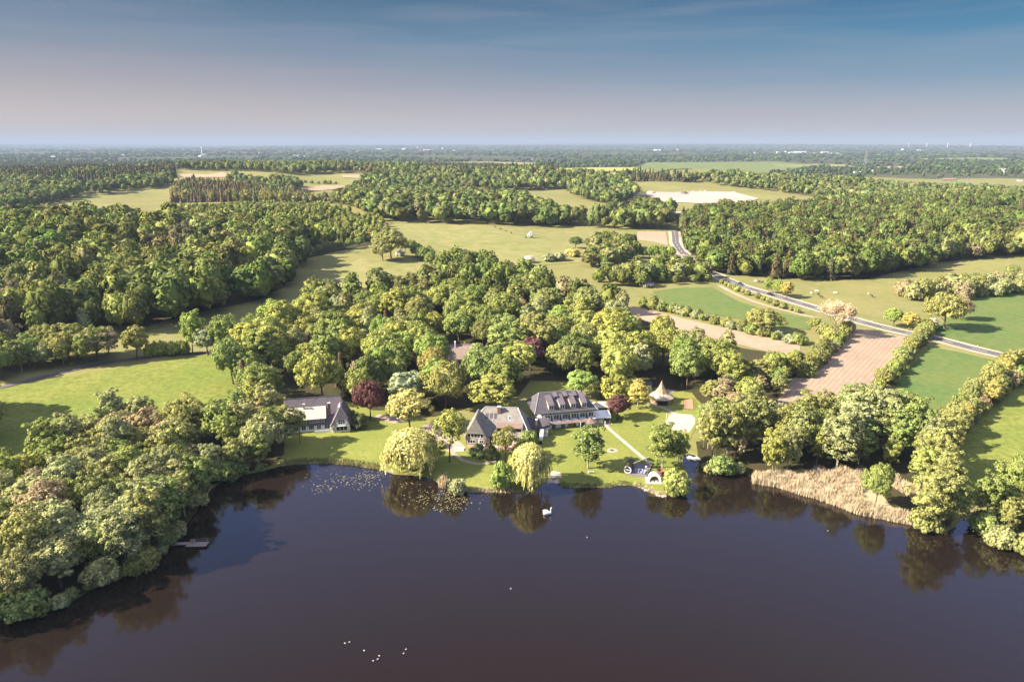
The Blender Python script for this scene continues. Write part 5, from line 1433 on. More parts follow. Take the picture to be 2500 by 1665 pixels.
b.build('roof', M['slate'], Q)
window(Q, -.5, .5, 1.2, 2.2, -.01, 2); window(Q, .8, 1.6, .6, 2.2, -.01, 2); window(Q, -1.6, -.8, 1.2, 2.2, -.01, 2)

# ---------------------------------------------------------------- lakeside leisure deck
p_ = at(1534, 1161); rz = R(-12)
def loc(px, py, dz=0.0):
    v = at(px, py); v.z += dz; return v
# deck outline from the photograph's four corners
dk = [at(*q_) for q_ in [(1527,1159),(1578,1167),(1592,1137),(1545,1133)]]
zt = max(v.z for v in dk) + .35
vs = [(v.x, v.y, zt) for v in dk] + [(v.x, v.y, zt - 1.0) for v in dk]
b = MB().add(vs, [(0, 1, 2, 3), (7, 6, 5, 4), (0, 4, 5, 1), (1, 5, 6, 2), (2, 6, 7, 3), (3, 7, 4, 0)])
d = b.build('sun_deck', M['deckwood']); tag(d, 'blue-grey timber sun deck between barrel sauna and dome tent', 'deck')
a_, b2 = at(1533, 1159), at(1545, 1133)
dr = Vector((b2.x - a_.x, b2.y - a_.y, 0)); ln = dr.length; rz = math.atan2(dr.y, dr.x) - R(90)
Q = empty('barrel_sauna', (a_.x - .2, a_.y, zt), rz, 'dark round barrel sauna with white-rimmed front at the left of the sun deck', 'sauna')
def rings(r, y0, y1, n=16, zc=1.15):
    b = MB(); vs = [(r * math.cos(k * 6.2832 / n), y, zc + r * math.sin(k * 6.2832 / n)) for y in (y0, y1) for k in range(n)]
    return b.add(vs, [(k, (k + 1) % n, (k + 1) % n + n, k + n)[::-1] for k in range(n)] + [tuple(range(n)), tuple(range(2 * n - 1, n - 1, -1))])
rings(1.1, 0, min(6, ln)).build('barrel', M['darkwood'], Q)
b = MB()
for k in range(16):
    a0, a1 = k * 6.2832 / 16, (k + 1) * 6.2832 / 16
    for (r0, r1) in ((.98, 1.17),):
        vs = [(r * math.cos(a), y, 1.15 + r * math.sin(a)) for y in (-.08, .06) for r, a in ((r0, a0), (r1, a0), (r1, a1), (r0, a1))]
        b.add(vs, [(0, 1, 2, 3), (7, 6, 5, 4), (0, 4, 5, 1), (1, 5, 6, 2), (2, 6, 7, 3), (3, 7, 4, 0)])
b.box(-1.0, 1.0, -.09, -.03, 1.1, 1.22)
b.build('front_ring', M['trim'], Q)
MB().box(-.9, .9, -.02, .02, .5, 1.8).build('front_window', M['glass'], Q)
MB().box(-.9, .9, .3, .6, -.1, .25).build('cradle', M['timber'], Q)
words = ['leftmost lounger on the sun deck, blue-grey', 'second lounger from the left on the sun deck', 'third lounger from the left on the sun deck, palest', 'rightmost lounger on the sun deck']
base = None
for i, (px, py) in enumerate([(1550, 1158), (1557, 1159), (1564.5, 1160.5), (1571.5, 1162)]):
    v = at(px, py)
    if base is None:
        base = empty('sun_lounger', (0, 0, 0))
        b = MB().box(-.32, .32, 0, 1.35, .22, .34); b.slab([(-.32, 1.35, .34), (.32, 1.35, .34), (.32, 1.95, .75), (-.32, 1.95, .75)], .1); b.build('cushion', M['blue'], base)
        b = MB()
        for x in (-.3, .25):
            for y in (.1, 1.3): b.box(x, x + .05, y, y + .05, 0, .22)
        b.box(-.34, .34, 0, 1.4, .17, .22); b.build('frame', M['timber'], base)
        o = base
    else: o = copy_tree(base)
    for ch in o.children: pass
    o.location = (v.x, v.y, zt); o.rotation_euler = (0, 0, rz)
    tag(o, words[i], 'sun lounger', 'loungers on the sun deck')
# dome tent
v = at(1597, 1180)
Q = empty('dome_tent', v, R(-4), 'white half-dome tent with arched opening on the point beside the round bush', 'tent')
MB().box(-2.3, 2.3, -.3, 4.0, -.4, .28).build('platform', M['trim'], Q)
b = MB(); n_ = 12; k_ = 5; vs = []
for j in range(k_ + 1):
    y = 3.9 * j / k_; s_ = math.sqrt(max(0.02, 1 - (j / k_) ** 2.2))
    for i in range(n_ + 1):
        a = math.pi * i / n_; vs.append((2.05 * s_ * math.cos(a), y, .28 + 3.1 * s_ * math.sin(a) ** .8))
b.add(vs, [(j * (n_ + 1) + i, j * (n_ + 1) + i + 1, (j + 1) * (n_ + 1) + i + 1, (j + 1) * (n_ + 1) + i)[::-1] for j in range(k_) for i in range(n_)])
b.build('shell', M['fabric'], Q)
b = MB()
for i in range(n_):
    a0, a1 = math.pi * i / n_, math.pi * (i + 1) / n_
    pt = lambda r, a, y: (r * 2.05 * math.cos(a), y, .28 + r * 3.1 * math.sin(a) ** .8)
    vs = [pt(r, a, y) for y in (-.06, .1) for r, a in ((.70, a0), (1.03, a0), (1.03, a1), (.70, a1))]
    b.add(vs, [(0, 1, 2, 3), (7, 6, 5, 4), (0, 4, 5, 1), (1, 5, 6, 2), (2, 6, 7, 3), (3, 7, 4, 0)])
b.build('front_arch', M['trim'], Q)
MB().prismy([(1.4 * math.cos(math.pi * i / 10), .3 + 2.15 * math.sin(math.pi * i / 10)) for i in range(11)], .35, .40).build('interior', mat('tent_inside', (.12, .08, .06), .9, .3, 2.), Q)
MB().box(-1.0, -.2, .1, .3, .3, .9).box(.2, 1.0, .1, .3, .3, .9).build('seat', M['stone'], Q)
# hot tub with rusty jacket
v = at(1613, 1160)
Q = empty('hot_tub', v, 0, 'rusty brown round tub between dome tent and the big lawn alder', 'hot tub')
MB().lathe([(1.25, -.2), (1.3, 1.75), (1.18, 1.75), (1.12, 1.1), (0, 1.05)], n=16).build('barrel', M['rust'], Q)
MB().lathe([(1.34, .35), (1.34, .45)], n=16).lathe([(1.35, 1.3), (1.35, 1.4)], n=16).build('hoop', M['black'], Q)
MB().tube((1.5, .6, 0), (1.5, .6, 2.3), .12, .12).build('stove_pipe', M['black'], Q)
# mast with globe lamp, small items
v = at(1582, 1166)
Q = empty('mast', (v.x, v.y, v.z), 0, 'tall thin dark mast beside the loungers', 'mast')
MB().tube((0, 0, 0), (0, 0, 7.2), .07, .05).build('pole', M['black'], Q)
e_ = at(1544, 1152)
MB().tube((0, 0, 7.1), (e_.x - v.x, e_.y - v.y, 3.0), .025, .025, 4, False).build('guy_rope', M['trim'], Q)
v = at(1577, 1150)
Q = empty('globe_lamp', (v.x, v.y, zt), 0, 'white globe on a short stem at the back of the sun deck', 'lamp')
MB().tube((0, 0, 0), (0, 0, .8), .05, .05).build('stem', M['black'], Q)
me = bpy.data.meshes.new('globe'); me.from_pydata([tuple(q_ * .3 + np.array([0, 0, 1.05])) for q_ in ICO2[0]], [], [tuple(map(int, f)) for f in ICO2[1]]); link('globe', me, M['trim'], Q)
# lawn chairs
def chair(px, py, m, rz_, label):
    v = at(px, py); Q = empty('lawn_chair', v, rz_, label, 'chair', 'slatted lawn chairs by the single alder')
    MB().slab([(-.3, -.35, .36), (.3, -.35, .36), (.3, .25, .26), (-.3, .25, .26)], .05).build('seat', M[m], Q)
    b = MB()
    for i in range(4): b.slab([(-.32 + i * .17, .2, .22), (-.18 + i * .17, .2, .22), (-.18 + i * .17, .62, 1.12), (-.32 + i * .17, .62, 1.12)], .04)
    b.build('backrest', M[m], Q)
    for x in (-.36, .30): MB().box(x, x + .07, -.38, -.3, -.1, .56).build('leg', M[m], Q)
    for x in (-.36, .30): MB().box(x, x + .07, .3, .4, -.1, .5).build('leg', M[m], Q)
    for x in (-.42, .28): MB().box(x, x + .14, -.42, .42, .56, .6).build('armrest', M[m], Q)
chair(1439, 1155, 'trim', R(190), 'left white chair of the pair under the single lawn alder')
chair(1446, 1155, 'trim', R(170), 'right white chair of the pair under the single lawn alder')
chair(1422, 1156, 'red', R(160), 'red-brown chair on the lawn left of the white pair')
v = at(1433, 1142)
Q = empty('bird_house', v, 0, 'small dark bird house on a pole against the single lawn alder', 'bird house')
MB().tube((-.6, -.3, 0), (-.6, -.3, 2.6), .05, .05).build('pole', M['darkwood'], Q)
MB().box(-.85, -.35, -.55, -.05, 2.6, 3.0).slab([(-.95, -.65, 3.0), (-.25, -.65, 3.0), (-.25, -.3, 3.25), (-.95, -.3, 3.25)], .04).slab([(-.25, .05, 3.0), (-.95, .05, 3.0), (-.95, -.3, 3.25), (-.25, -.3, 3.25)], .04).build('box', M['darkwood'], Q)
# fire pit ring
v = at(1494, 1100)
Q = empty('fire_pit', v, 0, 'round pale stone fire pit in the middle of the lawn', 'fire pit')
MB().lathe([(1.5, -.1), (1.5, .16), (1.1, .18), (1.05, .05), (0, .04)], n=20).build('ring', M['stone'], Q)
MB().lathe([(.5, .05), (.55, .4), (.45, .4), (.4, .12), (0, .1)], n=10).build('fire_bowl', M['rust'], Q)
drape('gravel_patch', [(1497,1096),(1509,1099),(1508,1104),(1496,1105)], M['gravel'], .08)
# court fences and posts
def fence(pix, h, label, name='court_fence'):
    P = [at(*q_) for q_ in pix]
    Q = empty(name, P[0], 0, label, 'fence')
    b = MB()
    for a, c in zip(P[:-1], P[1:]):
        a0 = a - P[0]; c0 = c - P[0]; n_ = max(2, int((c0 - a0).length / 2))
        for zz in (.35, .7, 1.0): b.tube(a0 + Vector((0, 0, h * zz)), c0 + Vector((0, 0, h * zz)), .03, .03, 4)
        for k in range(n_ + 1):
            q_ = a0.lerp(c0, k / n_); MB().tube(q_ - Vector((0, 0, .3)), q_ + Vector((0, 0, h)), .05, .05, 5).build('post', M['darkwood'], Q)
    b.build('rail', M['darkwood'], Q)
fence([(1668.6, 976), (1669.6, 999)], 1.0, 'dark low fence along the left of the red clay court')
fence([(1690.8, 975), (1693.8, 1000.5)], 1.0, 'dark low fence along the right of the red clay court')
fence([(1669.6, 1000), (1693.5, 1001.5)], .5, 'low dark board at the near end of the red clay court')
v = at(1627, 1022)
Q = empty('net_post', v, 0, 'single white post left of the sand court', 'post'); MB().tube((0, 0, -.2), (0, 0, 2.0), .07, .07).build('post', M['trim'], Q)
a_, b2 = at(1633, 1020), at(1660, 1018)
Q = empty('sports_goal', a_, 0, 'white goal frame at the back of the sand court', 'goal')
d_ = b2 - a_
MB().tube((0, 0, -.2), (0, 0, 1.3), .06, .06).tube((0, 0, 1.3), (d_.x, d_.y, 1.3 + d_.z), .06, .06).tube((d_.x, d_.y, d_.z - .2), (d_.x, d_.y, 1.3 + d_.z), .06, .06).build('frame', M['trim'], Q)
for i, (px, py, h, lb) in enumerate([(1417, 1044, 2.0, 'white bollard post at the middle of the hotel terrace edge'), (1457, 1038, 1.6, 'white post left of the marquee entrance'), (1477, 1039, 1.6, 'white post right of the marquee entrance')]):
    v = at(px, py); Q = empty('terrace_post', v, 0, lb, 'post', 'white posts along the hotel terrace')
    MB().tube((0, 0, -.2), (0, 0, h), .09, .09).build('shaft', M['trim'], Q); MB().lathe([(.14, h), (.14, h + .12), (0, h + .2)], n=8).build('cap', M['trim'], Q)
# restaurant terrace
P = [at(*q_) for q_ in [(1142,1090),(1160,1096),(1200,1100),(1262,1100),(1292,1092),(1290,1082),(1140,1086)]]
zt2 = at(1189, 1082).z + .05
vs = [(v.x, v.y, zt2) for v in P] + [(v.x, v.y, zt2 - 1.2) for v in P]; k = len(P)
b = MB().add(vs, [tuple(range(k)), tuple(range(2 * k - 1, k - 1, -1))] + [(i, i + k, (i + 1) % k + k, (i + 1) % k) for i in range(k)])
tag(b.build('restaurant_terrace', M['terrace']), 'reddish paved terrace in front of the hipped house', 'terrace')
tb0 = None
for i, (px, py, lb) in enumerate([(1166,1091,'leftmost'), (1180,1094,'second from left'), (1196,1092,'third from left'), (1212,1096,'fourth from left'), (1246,1096,'second from right'), (1264,1092,'rightmost')]):
    v = at(px, py); 
    if tb0 is None:
        tb0 = empty('terrace_table', (0, 0, 0)); MB().lathe([(.5, .72), (.5, .76), (0, .76)], n=10).build('tabletop', M['trim'], tb0); MB().tube((0, 0, 0), (0, 0, .72), .05, .05).build('leg', M['black'], tb0); o = tb0
    else: o = copy_tree(tb0)
    o.location = (v.x, v.y, zt2); tag(o, f'{lb} of the round white tables on the reddish terrace', 'table', 'round tables on the restaurant terrace')
    for k2 in range(2):
        cx_ = v.x + (.85 if k2 else -.85)
        if i == 0 and k2 == 0:
            ch0 = empty('terrace_chair', (0, 0, 0)); MB().box(-.22, .22, -.22, .22, .42, .47).build('seat', M['red'], ch0); MB().box(-.22, -.18, -.22, .22, .47, .9).build('backrest', M['red'], ch0)
            for lx in (-.2, .16):
                for ly in (-.2, .16): MB().box(lx, lx + .04, ly, ly + .04, 0, .42).build('leg', M['red'], ch0)
            c_ = ch0
        else: c_ = copy_tree(ch0)
        c_.location = (cx_, v.y, zt2); c_.rotation_euler = (0, 0, math.pi * k2)
        tag(c_, f'red-brown chair {"right" if k2 else "left"} of the {lb} terrace table', 'chair', 'chairs on the restaurant terrace')
for px, py, tp, lb in [(1170,1092,1070,'left'), (1215,1080,1057,'middle'), (1254.5,1090,1066,'right')]:
    v = at(px, py); h = (py - tp) * proj(*v)[2] / F / .92
    Q = empty('folded_parasol', (v.x, v.y, zt2), 0, f'{lb} one of three tall folded white parasols on the terrace', 'parasol', 'folded parasols on the terrace')
    MB().tube((0, 0, 0), (0, 0, h), .04, .04).build('pole', M['metal'], Q); MB().lathe([(.06, h * .32), (.2, h * .42), (.16, h * .75), (.05, h)], n=8).build('canopy', M['fabric'], Q); MB().box(-.3, .3, -.3, .3, 0, .08).build('base', M['stone'], Q)
# steps beside the terrace
v = at(1120, 1102)
Q = empty('garden_steps', v, R(-8), 'pale stone steps climbing from the gravel yard to the terrace', 'steps')
for i in range(4): MB().box(-1.6, 1.6, i * .5, i * .5 + .55, -.5, .17 * (i + 1)).build('step', M['stone'], Q)

# ---------------------------------------------------------------- on and at the water
a_ = at(436, 1330); 
Q = empty('jetty', (flat(424, 1334)[0], flat(424, 1334)[1], 0), R(2), 'weathered wooden jetty with railing reaching out from the left shore', 'jetty')
MB().box(-1.5, 8.6, 0, 1.3, .42, .52).build('deck', M['timber'], Q)
MB().box(3.4, 8.6, -.9, 0, .40, .50).build('side_platform', M['timber'], Q)
for x in (0, 2.9, 5.8, 8.4):
    for y in (.1, 1.15): MB().tube((x, y, -1.2), (x, y, 1.5 if x > 5 and y > 1 else .42), .07, .07).build('pile', M['timber'], Q)
b = MB().tube((5.8, 1.2, 1.4), (8.4, 1.2, 1.4), .05, .05).tube((5.8, 1.2, .95), (8.4, 1.2, .95), .035, .035).tube((8.4, 1.2, 1.4), (8.4, .1, 1.4), .05, .05); b.build('railing', M['timber'], Q)
Q2 = empty('jetty_bench', (Q.location.x + 4.6, Q.location.y + 1.3, .52), R(2), 'small grey bench standing in the middle of the jetty', 'bench')
MB().box(-.7, .7, -.45, 0, .42, .47).build('seat', M['timber'], Q2); MB().box(-.7, .7, -.04, 0, .47, .95).build('backrest', M['timber'], Q2)
for x in (-.65, .6): MB().box(x, x + .05, -.4, -.05, 0, .42).build('leg', M['timber'], Q2)

def boat(px, py, L, w, rz_, m, label):
    x, y = flat(px, py); Q = empty('rowing_boat', (x, y, 0), rz_, label, 'boat', 'rowing boats at the creek landing')
    st = [(-.5, .72), (-.25, .95), (.1, 1.0), (.35, .7), (.5, .06)]
    vs = []; 
    for f, ww in st:
        X = f * L; W2 = w / 2 * ww
        vs += [(X, -W2, .42 + .1 * abs(f)), (X, -W2 * .7, -.1), (X, W2 * .7, -.1), (X, W2, .42 + .1 * abs(f)), (X, W2 * .86, .40 + .1 * abs(f)), (X, W2 * .6, .05), (X, -W2 * .6, .05), (X, -W2 * .86, .40 + .1 * abs(f))]
    fs = []
    for i in range(len(st) - 1):
        for j in range(8): fs.append((i * 8 + j, i * 8 + (j + 1) % 8, (i + 1) * 8 + (j + 1) % 8, (i + 1) * 8 + j)[::-1])
    fs += [tuple(range(8)), tuple(range(len(vs) - 1, len(vs) - 9, -1))]
    MB().add(vs, fs).build('hull', M[m], Q)
    for f in (-.25, .1): MB().box(f * L - .12, f * L + .12, -w * .4, w * .4, .28, .33).build('thwart', M['timber'], Q)
boat(1689, 1121, 3.6, 1.4, R(-58), 'trim', 'larger white rowing boat moored at the creek mouth')
boat(1704, 1122, 2.8, 1.1, R(-62), 'fabric', 'smaller pale rowing boat right of the larger one')

x, y = flat(1336, 1255)
Q = empty('swan_boat', (x, y, 0), R(8), 'big white swan-shaped pedal boat alone on the dark water', 'pedal boat')
b = MB(); vs = []; n_ = 12
st = [(-1.15, .35, .28, .75), (-.95, .70, .10, 1.15), (-.5, .92, .02, 1.25), (.1, .88, .0, 1.1), (.6, .62, .0, .85), (1.0, .32, .05, .62), (1.2, .08, .2, .48)]
for X, W2, z0, z1 in st:
    for k in range(n_):
        a = k * 6.2832 / n_; vs.append((X, W2 * math.cos(a), (z0 + z1) / 2 + (z1 - z0) / 2 * math.sin(a) - .05))
b.add(vs, [(i * n_ + j, i * n_ + (j + 1) % n_, (i + 1) * n_ + (j + 1) % n_, (i + 1) * n_ + j)[::-1] for i in range(len(st) - 1) for j in range(n_)] + [tuple(range(n_)), tuple(range(len(vs) - 1, len(vs) - n_ - 1, -1))])
b.build('body', M['trim'], Q, smooth=True)
b = MB(); pth = [(.85, 0, .55), (1.05, 0, .95), (.98, 0, 1.35), (.95, 0, 1.7), (1.12, 0, 1.92), (1.35, 0, 1.86)]
for i in range(5): b.tube(pth[i], pth[i + 1], (.2, .13, .11, .12, .14)[i], (.13, .11, .12, .14, .07)[i], 8)
b.build('neck_and_head', M['trim'], Q, smooth=True)
MB().tube((1.35, 0, 1.86), (1.58, 0, 1.78), .06, .02).build('beak', mat('orange_beak', (.55, .2, .04), .6), Q)
b = MB()
for s_ in (-1, 1):
    b.slab([(-1.2, s_ * .93, .85), (-.9, s_ * .97, .35), (.5, s_ * .80, .35), (.4, s_ * .82, .8), (-.3, s_ * .95, 1.0)][::-s_], .05)
b.build('wing', M['trim'], Q)
# water birds: one continuous body each
bp = [(0, 0, .12), (-.18, 0, .13), (-.3, 0, .2), (.14, 0, .14), (.2, 0, .26), (.24, 0, .36), (.36, 0, .35)]
bm_ = skin_mesh('body', bp, [(0, 1), (1, 2), (0, 3), (3, 4), (4, 5), (5, 6)], [.12, .11, .04, .1, .05, .055, .02])
bird0 = None
BW = ['leftmost bird of the pair nearest the bottom left', 'right bird of the nearly joined pair at bottom left', 'single gull between the left pair and the right scatter', 'leftmost of three birds in the bottom row',
      'middle of three birds in the bottom row', 'faintest of three birds in the bottom row', 'upper of the two rightmost bottom birds', 'lower of the two rightmost bottom birds', 'lone bird off the left lily patch and swan boat', 'lone bird on open water below the single alder reflection', 'lone bird before the alder wood reflection']
for i, (px, py) in enumerate([(842,1570),(853,1567),(889,1588),(911,1613),(922,1609),(926,1601),(991,1585),(985,1595),(1247,1437),(1433,1312),(2021,1296)]):
    x, y = flat(px, py)
    if bird0 is None:
        bird0 = empty('water_bird', (0, 0, 0)); link('body', bm_, M['trim'], bird0)
        MB().slab([(-.34, -.09, .24), (-.1, -.13, .2), (.1, -.1, .24), (.1, .1, .24), (-.1, .13, .2), (-.34, .09, .24)], .05).build('folded_wings', M['fabric'], bird0)
        MB().tube((.39, 0, .35), (.47, 0, .33), .02, .008).build('beak', mat('beak', (.5, .3, .05), .5), bird0); o = bird0
    else: o = copy_tree(bird0)
    o.scale = (.55, .55, .55); o.location = (x, y, 0); o.rotation_euler = (0, 0, RT.uniform(-.5, .9)); tag(o, 'small white ' + BW[i], 'bird', 'white water birds floating on the lake')

# reeds: thin blades in tufts
def reeds(name, label, pts, h0, h1, m, seed, per=7):
    rg = np.random.default_rng(seed); n_ = len(pts)
    X = np.repeat(pts[:, 0], per) + rg.normal(size=n_ * per) * .22; Y = np.repeat(pts[:, 1], per) + rg.normal(size=n_ * per) * .22
    sd2 = sdist(X, Y)
    Z = np.where(sd2 > 0, T(X, Y), 0) - .05
    h = rg.uniform(h0, h1, len(X)) * (0.8 + 0.3 * np.sin(X * .9) * np.sin(Y * 1.1)); a = rg.uniform(0, 3.14, len(X)); w = rg.uniform(.035, .075, len(X))
    lx, ly = rg.normal(size=len(X)) * .07 * h, rg.normal(size=len(X)) * .07 * h
    c, s_ = np.cos(a) * w, np.sin(a) * w
    V = np.stack([np.stack([X - c, Y - s_, Z], -1), np.stack([X + c, Y + s_, Z], -1), np.stack([X + c * .5 + lx, Y + s_ * .5 + ly, Z + h * .8], -1), np.stack([X + lx * 1.5, Y + ly * 1.5, Z + h], -1)], 1).reshape(-1, 3)
    me = np_mesh(name, V, [np.arange(len(V)).reshape(-1, 4)]); o = link(name, me, m); tag(o, label, 'reeds', None, 'stuff'); return o
def reed_mat(name, c):
    m = mat(name, tuple(v * .8 for v in c), .9, .0, .6, col2=tuple(v * 1.15 for v in c)); return m
M['reed'] = mat('dry_reed', (.42, .34, .21), .9, 0, .35, col2=(.60, .49, .34)); M['sedge'] = reed_mat('bank_sedge', (.26, .24, .10))
def poly_pts(pix, sp, seed, flat_=False):
    P = [flat(*q_) for q_ in pix] if flat_ else wpoly(pix)
    rg = np.random.default_rng(seed); P = np.array(P); lo, hi = P.min(0), P.max(0)
    X, Y = np.meshgrid(np.arange(lo[0], hi[0], sp), np.arange(lo[1], hi[1], sp)); X = X.ravel() + rg.uniform(-.5, .5, X.size) * sp; Y = Y.ravel() + rg.uniform(-.5, .5, Y.size) * sp
    k = sdist(X, Y, P) < 0; return np.stack([X[k], Y[k]], 1)
BED = [(1836,1163),(1838,1181),(1895,1189),(1949,1208),(1994,1219),(2052,1239),(2090,1256),(2148,1267),(2224,1282),(2240,1262),(2160,1248),(2100,1225),(2110,1195),(2150,1180),(2210,1215),(2250,1240),(2240,1205),(2180,1175),(2080,1158),(1990,1156),(1930,1164),(1880,1160)]
pp = poly_pts(BED, .42, 1, True)
reeds('reed_bed', 'wide bed of dry tan reeds below the alder wood on the right shore', pp, 1.5, 2.7, M['reed'], 2, per=8)
drape_world('reed_litter', [flat(*q_) for q_ in [(1836,1158),(1838,1179),(1895,1187),(1949,1206),(1994,1217),(2052,1237),(2090,1254),(2148,1265),(2224,1280),(2262,1270),(2250,1200),(2180,1165),(2080,1154),(1990,1150),(1930,1154),(1880,1156)]], ground_mat('reed_litter', [(.36,.28,.17),(.28,.22,.13),(.42,.34,.21)], .4, 2.), .10)
def shore_pts(x0, x1, wid, dens, seed, inset=.1):
    """points along the traced shoreline between two photo columns"""
    rg = np.random.default_rng(seed); out = []
    S = [q_ for q_ in SHORE if x0 <= q_[0] <= x1]
    for a, c in zip(S[:-1], S[1:]):
        A_, C2 = Vector(flat(*a)), Vector(flat(*c)); L2 = (C2 - A_).length; n_ = int(L2 * wid * dens)
        d = (C2 - A_).normalized(); nn = Vector((-d.y, d.x))
        for _ in range(n_):
            v = A_.lerp(C2, rg.random()) + nn * rg.uniform(-inset, wid); out.append((v.x, v.y))
    return np.array(out)
reeds('bank_sedge', 'greenish brown sedge fringe along the bank below the white gabled house', shore_pts(684, 935, 2.6, 4.5, 3), .8, 1.6, M['sedge'], 4, 6)
reeds('bank_reeds', 'short tan reed fringe on the bank left of the willow bush', np.vstack([shore_pts(1117, 1253, 1.5, 6, 5), shore_pts(1546, 1665, 1.5, 5, 6)]), .7, 1.4, M['reed'], 6, 6)
reeds('bank_grass', 'rough green grass fringe on the bank below the single alder', shore_pts(1362, 1567, 1.9, 5, 7), .5, 1.0, reed_mat('bank_green', (.17, .18, .06)), 8, 6)
reeds('reed_tuft', 'tall tan tuft of reeds at the right foot of the broad willow', poly_pts([(1072,1190),(1076,1168),(1088,1166),(1094,1186),(1086,1194)], .35, 9), 1.8, 3.0, M['reed'], 10, 9)
# lily pads
rg = np.random.default_rng(12); LP = []
for cx_, cy_, rx_, ry_, n_ in [(850,1172,95,22,150),(905,1160,45,10,60),(790,1192,45,12,40),(985,1182,45,8,30),(1060,1215,75,22,130),(1120,1216,50,18,110),(1085,1240,50,8,40)]:
    for _ in range(n_):
        px = cx_ + rg.normal() * rx_ * .5; py = cy_ + rg.normal() * ry_ * .5
        LP.append(flat(px, py))
LP = np.array(LP); LP = LP[sdist(LP[:, 0], LP[:, 1]) < -.5]
V, Q2 = [], []
for i, (x, y) in enumerate(LP):
    r_ = rg.uniform(.08, .24); k0 = len(V); a0 = rg.uniform(0, 6)
    for k in range(7): V.append((x + r_ * math.cos(a0 + k * .87), y + r_ * math.sin(a0 + k * .87), .012))
    Q2.append(tuple(range(k0, k0 + 7)))
me = bpy.data.meshes.new('lily_pads'); me.from_pydata(V, [], Q2); me.update()
tag(link('lily_pads', me, mat('lily_pad', (.21, .195, .10), .5, .4, .8)), 'loose yellowish patches of lily pads floating off the broad willow', 'lily pads', None, 'stuff')

# shore stones on the point
rg = random.Random(4)
SW = ['leftmost', 'second', 'third', 'fourth', 'fifth', 'sixth', 'seventh', 'rightmost']
for i, (px, py) in enumerate([(1561,1190),(1570,1192),(1577,1197),(1604,1209),(1610,1211),(1618,1212),(1624,1212),(1641,1210)]):
    x, y = flat(px, py); V = ICO1[0] * np.array([rg.uniform(.3, .6), rg.uniform(.3, .5), rg.uniform(.2, .35)]) * (1 + .15 * np.sin(ICO1[0] @ np.array([[5], [3], [7]]) + i))
    me = bpy.data.meshes.new('shore_stone'); me.from_pydata([tuple(v) for v in V], [], [tuple(map(int, f)) for f in ICO1[1]]); me.update()
    o = link('shore_stone', me, M['stone'], None, (x, y, .08)); tag(o, f'pale stone at the waterline of the lawn point, {SW[i]} of eight from left', 'stone', 'stones along the lawn point')

# ---------------------------------------------------------------- cars, cattle
def car(px, py, lane, m, label):
    v = at(px, py)
    i = min(range(1, len(RL) - 1), key=lambda j: (RL[j] - Vector((v.x, v.y))).length)
    d = (RL[i + 1] - RL[i - 1]).normalized(); nn = Vector((-d.y, d.x)); c = RL[i] + nn * lane
    Q = empty('car', (c.x, c.y, Tz(c.x, c.y) + .30), math.atan2(d.y, d.x), label, 'car', 'cars on the country road')
    prof = [(-2.15, .32), (2.15, .32), (2.2, .62), (2.0, .82), (1.1, .93), (-1.5, .98), (-2.1, .9), (-2.2, .6)]
    b = MB(); k = len(prof); b.add([(x, -.88, z) for x, z in prof] + [(x, .88, z) for x, z in prof], [tuple(range(k)), tuple(range(2 * k - 1, k - 1, -1))] + [(i_, i_ + k, (i_ + 1) % k + k, (i_ + 1) % k) for i_ in range(k)]); b.build('body', m, Q)
    cab = [(-1.7, .95), (1.0, .92), (.35, 1.42), (-1.2, 1.45)]
    b = MB(); b.add([(x, -.78, z) if j < 2 else (x, -.62, z) for j, (x, z) in enumerate(cab)] + [(x, .78, z) if j < 2 else (x, .62, z) for j, (x, z) in enumerate(cab)], [(0, 1, 2, 3), (7, 6, 5, 4), (0, 4, 5, 1), (1, 5, 6, 2), (2, 6, 7, 3), (3, 7, 4, 0)]); b.build('windows', M['glass'], Q)
    MB().box(-1.18, .33, -.6, .6, 1.44, 1.49).build('roof', m, Q)
    for x in (-1.35, 1.35):
        for s_ in (-1, 1): MB().tube((x, s_ * .72, .33), (x, s_ * .92, .33), .33, .33, 12).build('wheel', M['black'], Q)
    for s_ in (-.6, .6): MB().box(2.15, 2.22, s_ - .15, s_ + .15, .6, .75).build('headlight', M['trim'], Q)
car(1800, 695, 1.8, mat('dark_blue_paint', (.03, .045, .10), .3, .05, 1, spec=.6), 'farther dark blue car on the country road')
car(1883, 720, -1.6, mat('black_paint', (.02, .02, .03), .3, .05, 1, spec=.6), 'nearer black car on the country road beside the three small trees')
cp = [(0, 0, 1.15), (.75, 0, 1.2), (-.75, 0, 1.18), (1.1, 0, 1.3), (1.5, 0, 1.05), (1.75, 0, .9), (.7, .22, .6), (.7, .22, .05), (.7, -.22, .6), (.7, -.22, .05), (-.75, .24, .65), (-.85, .24, .35), (-.75, .24, .05), (-.75, -.24, .65), (-.85, -.24, .35), (-.75, -.24, .05), (-1.05, 0, 1.2), (-1.12, 0, .6)]
ce = [(0, 1), (0, 2), (1, 3), (3, 4), (4, 5), (1, 6), (6, 7), (1, 8), (8, 9), (2, 10), (10, 11), (11, 12), (2, 13), (13, 14), (14, 15), (2, 16), (16, 17)]
crd = [.42, .36, .36, .2, .17, .1, .14, .07, .14, .07, .17, .09, .07, .17, .09, .07, .06, .03]
cow_me = skin_mesh('body', cp, ce, crd)
CM = {'black': mat('black_hide', (.03, .025, .02), .9), 'white': mat('cream_hide', (.62, .55, .45), .9), 'brown': mat('brown_hide', (.12, .06, .035), .9)}
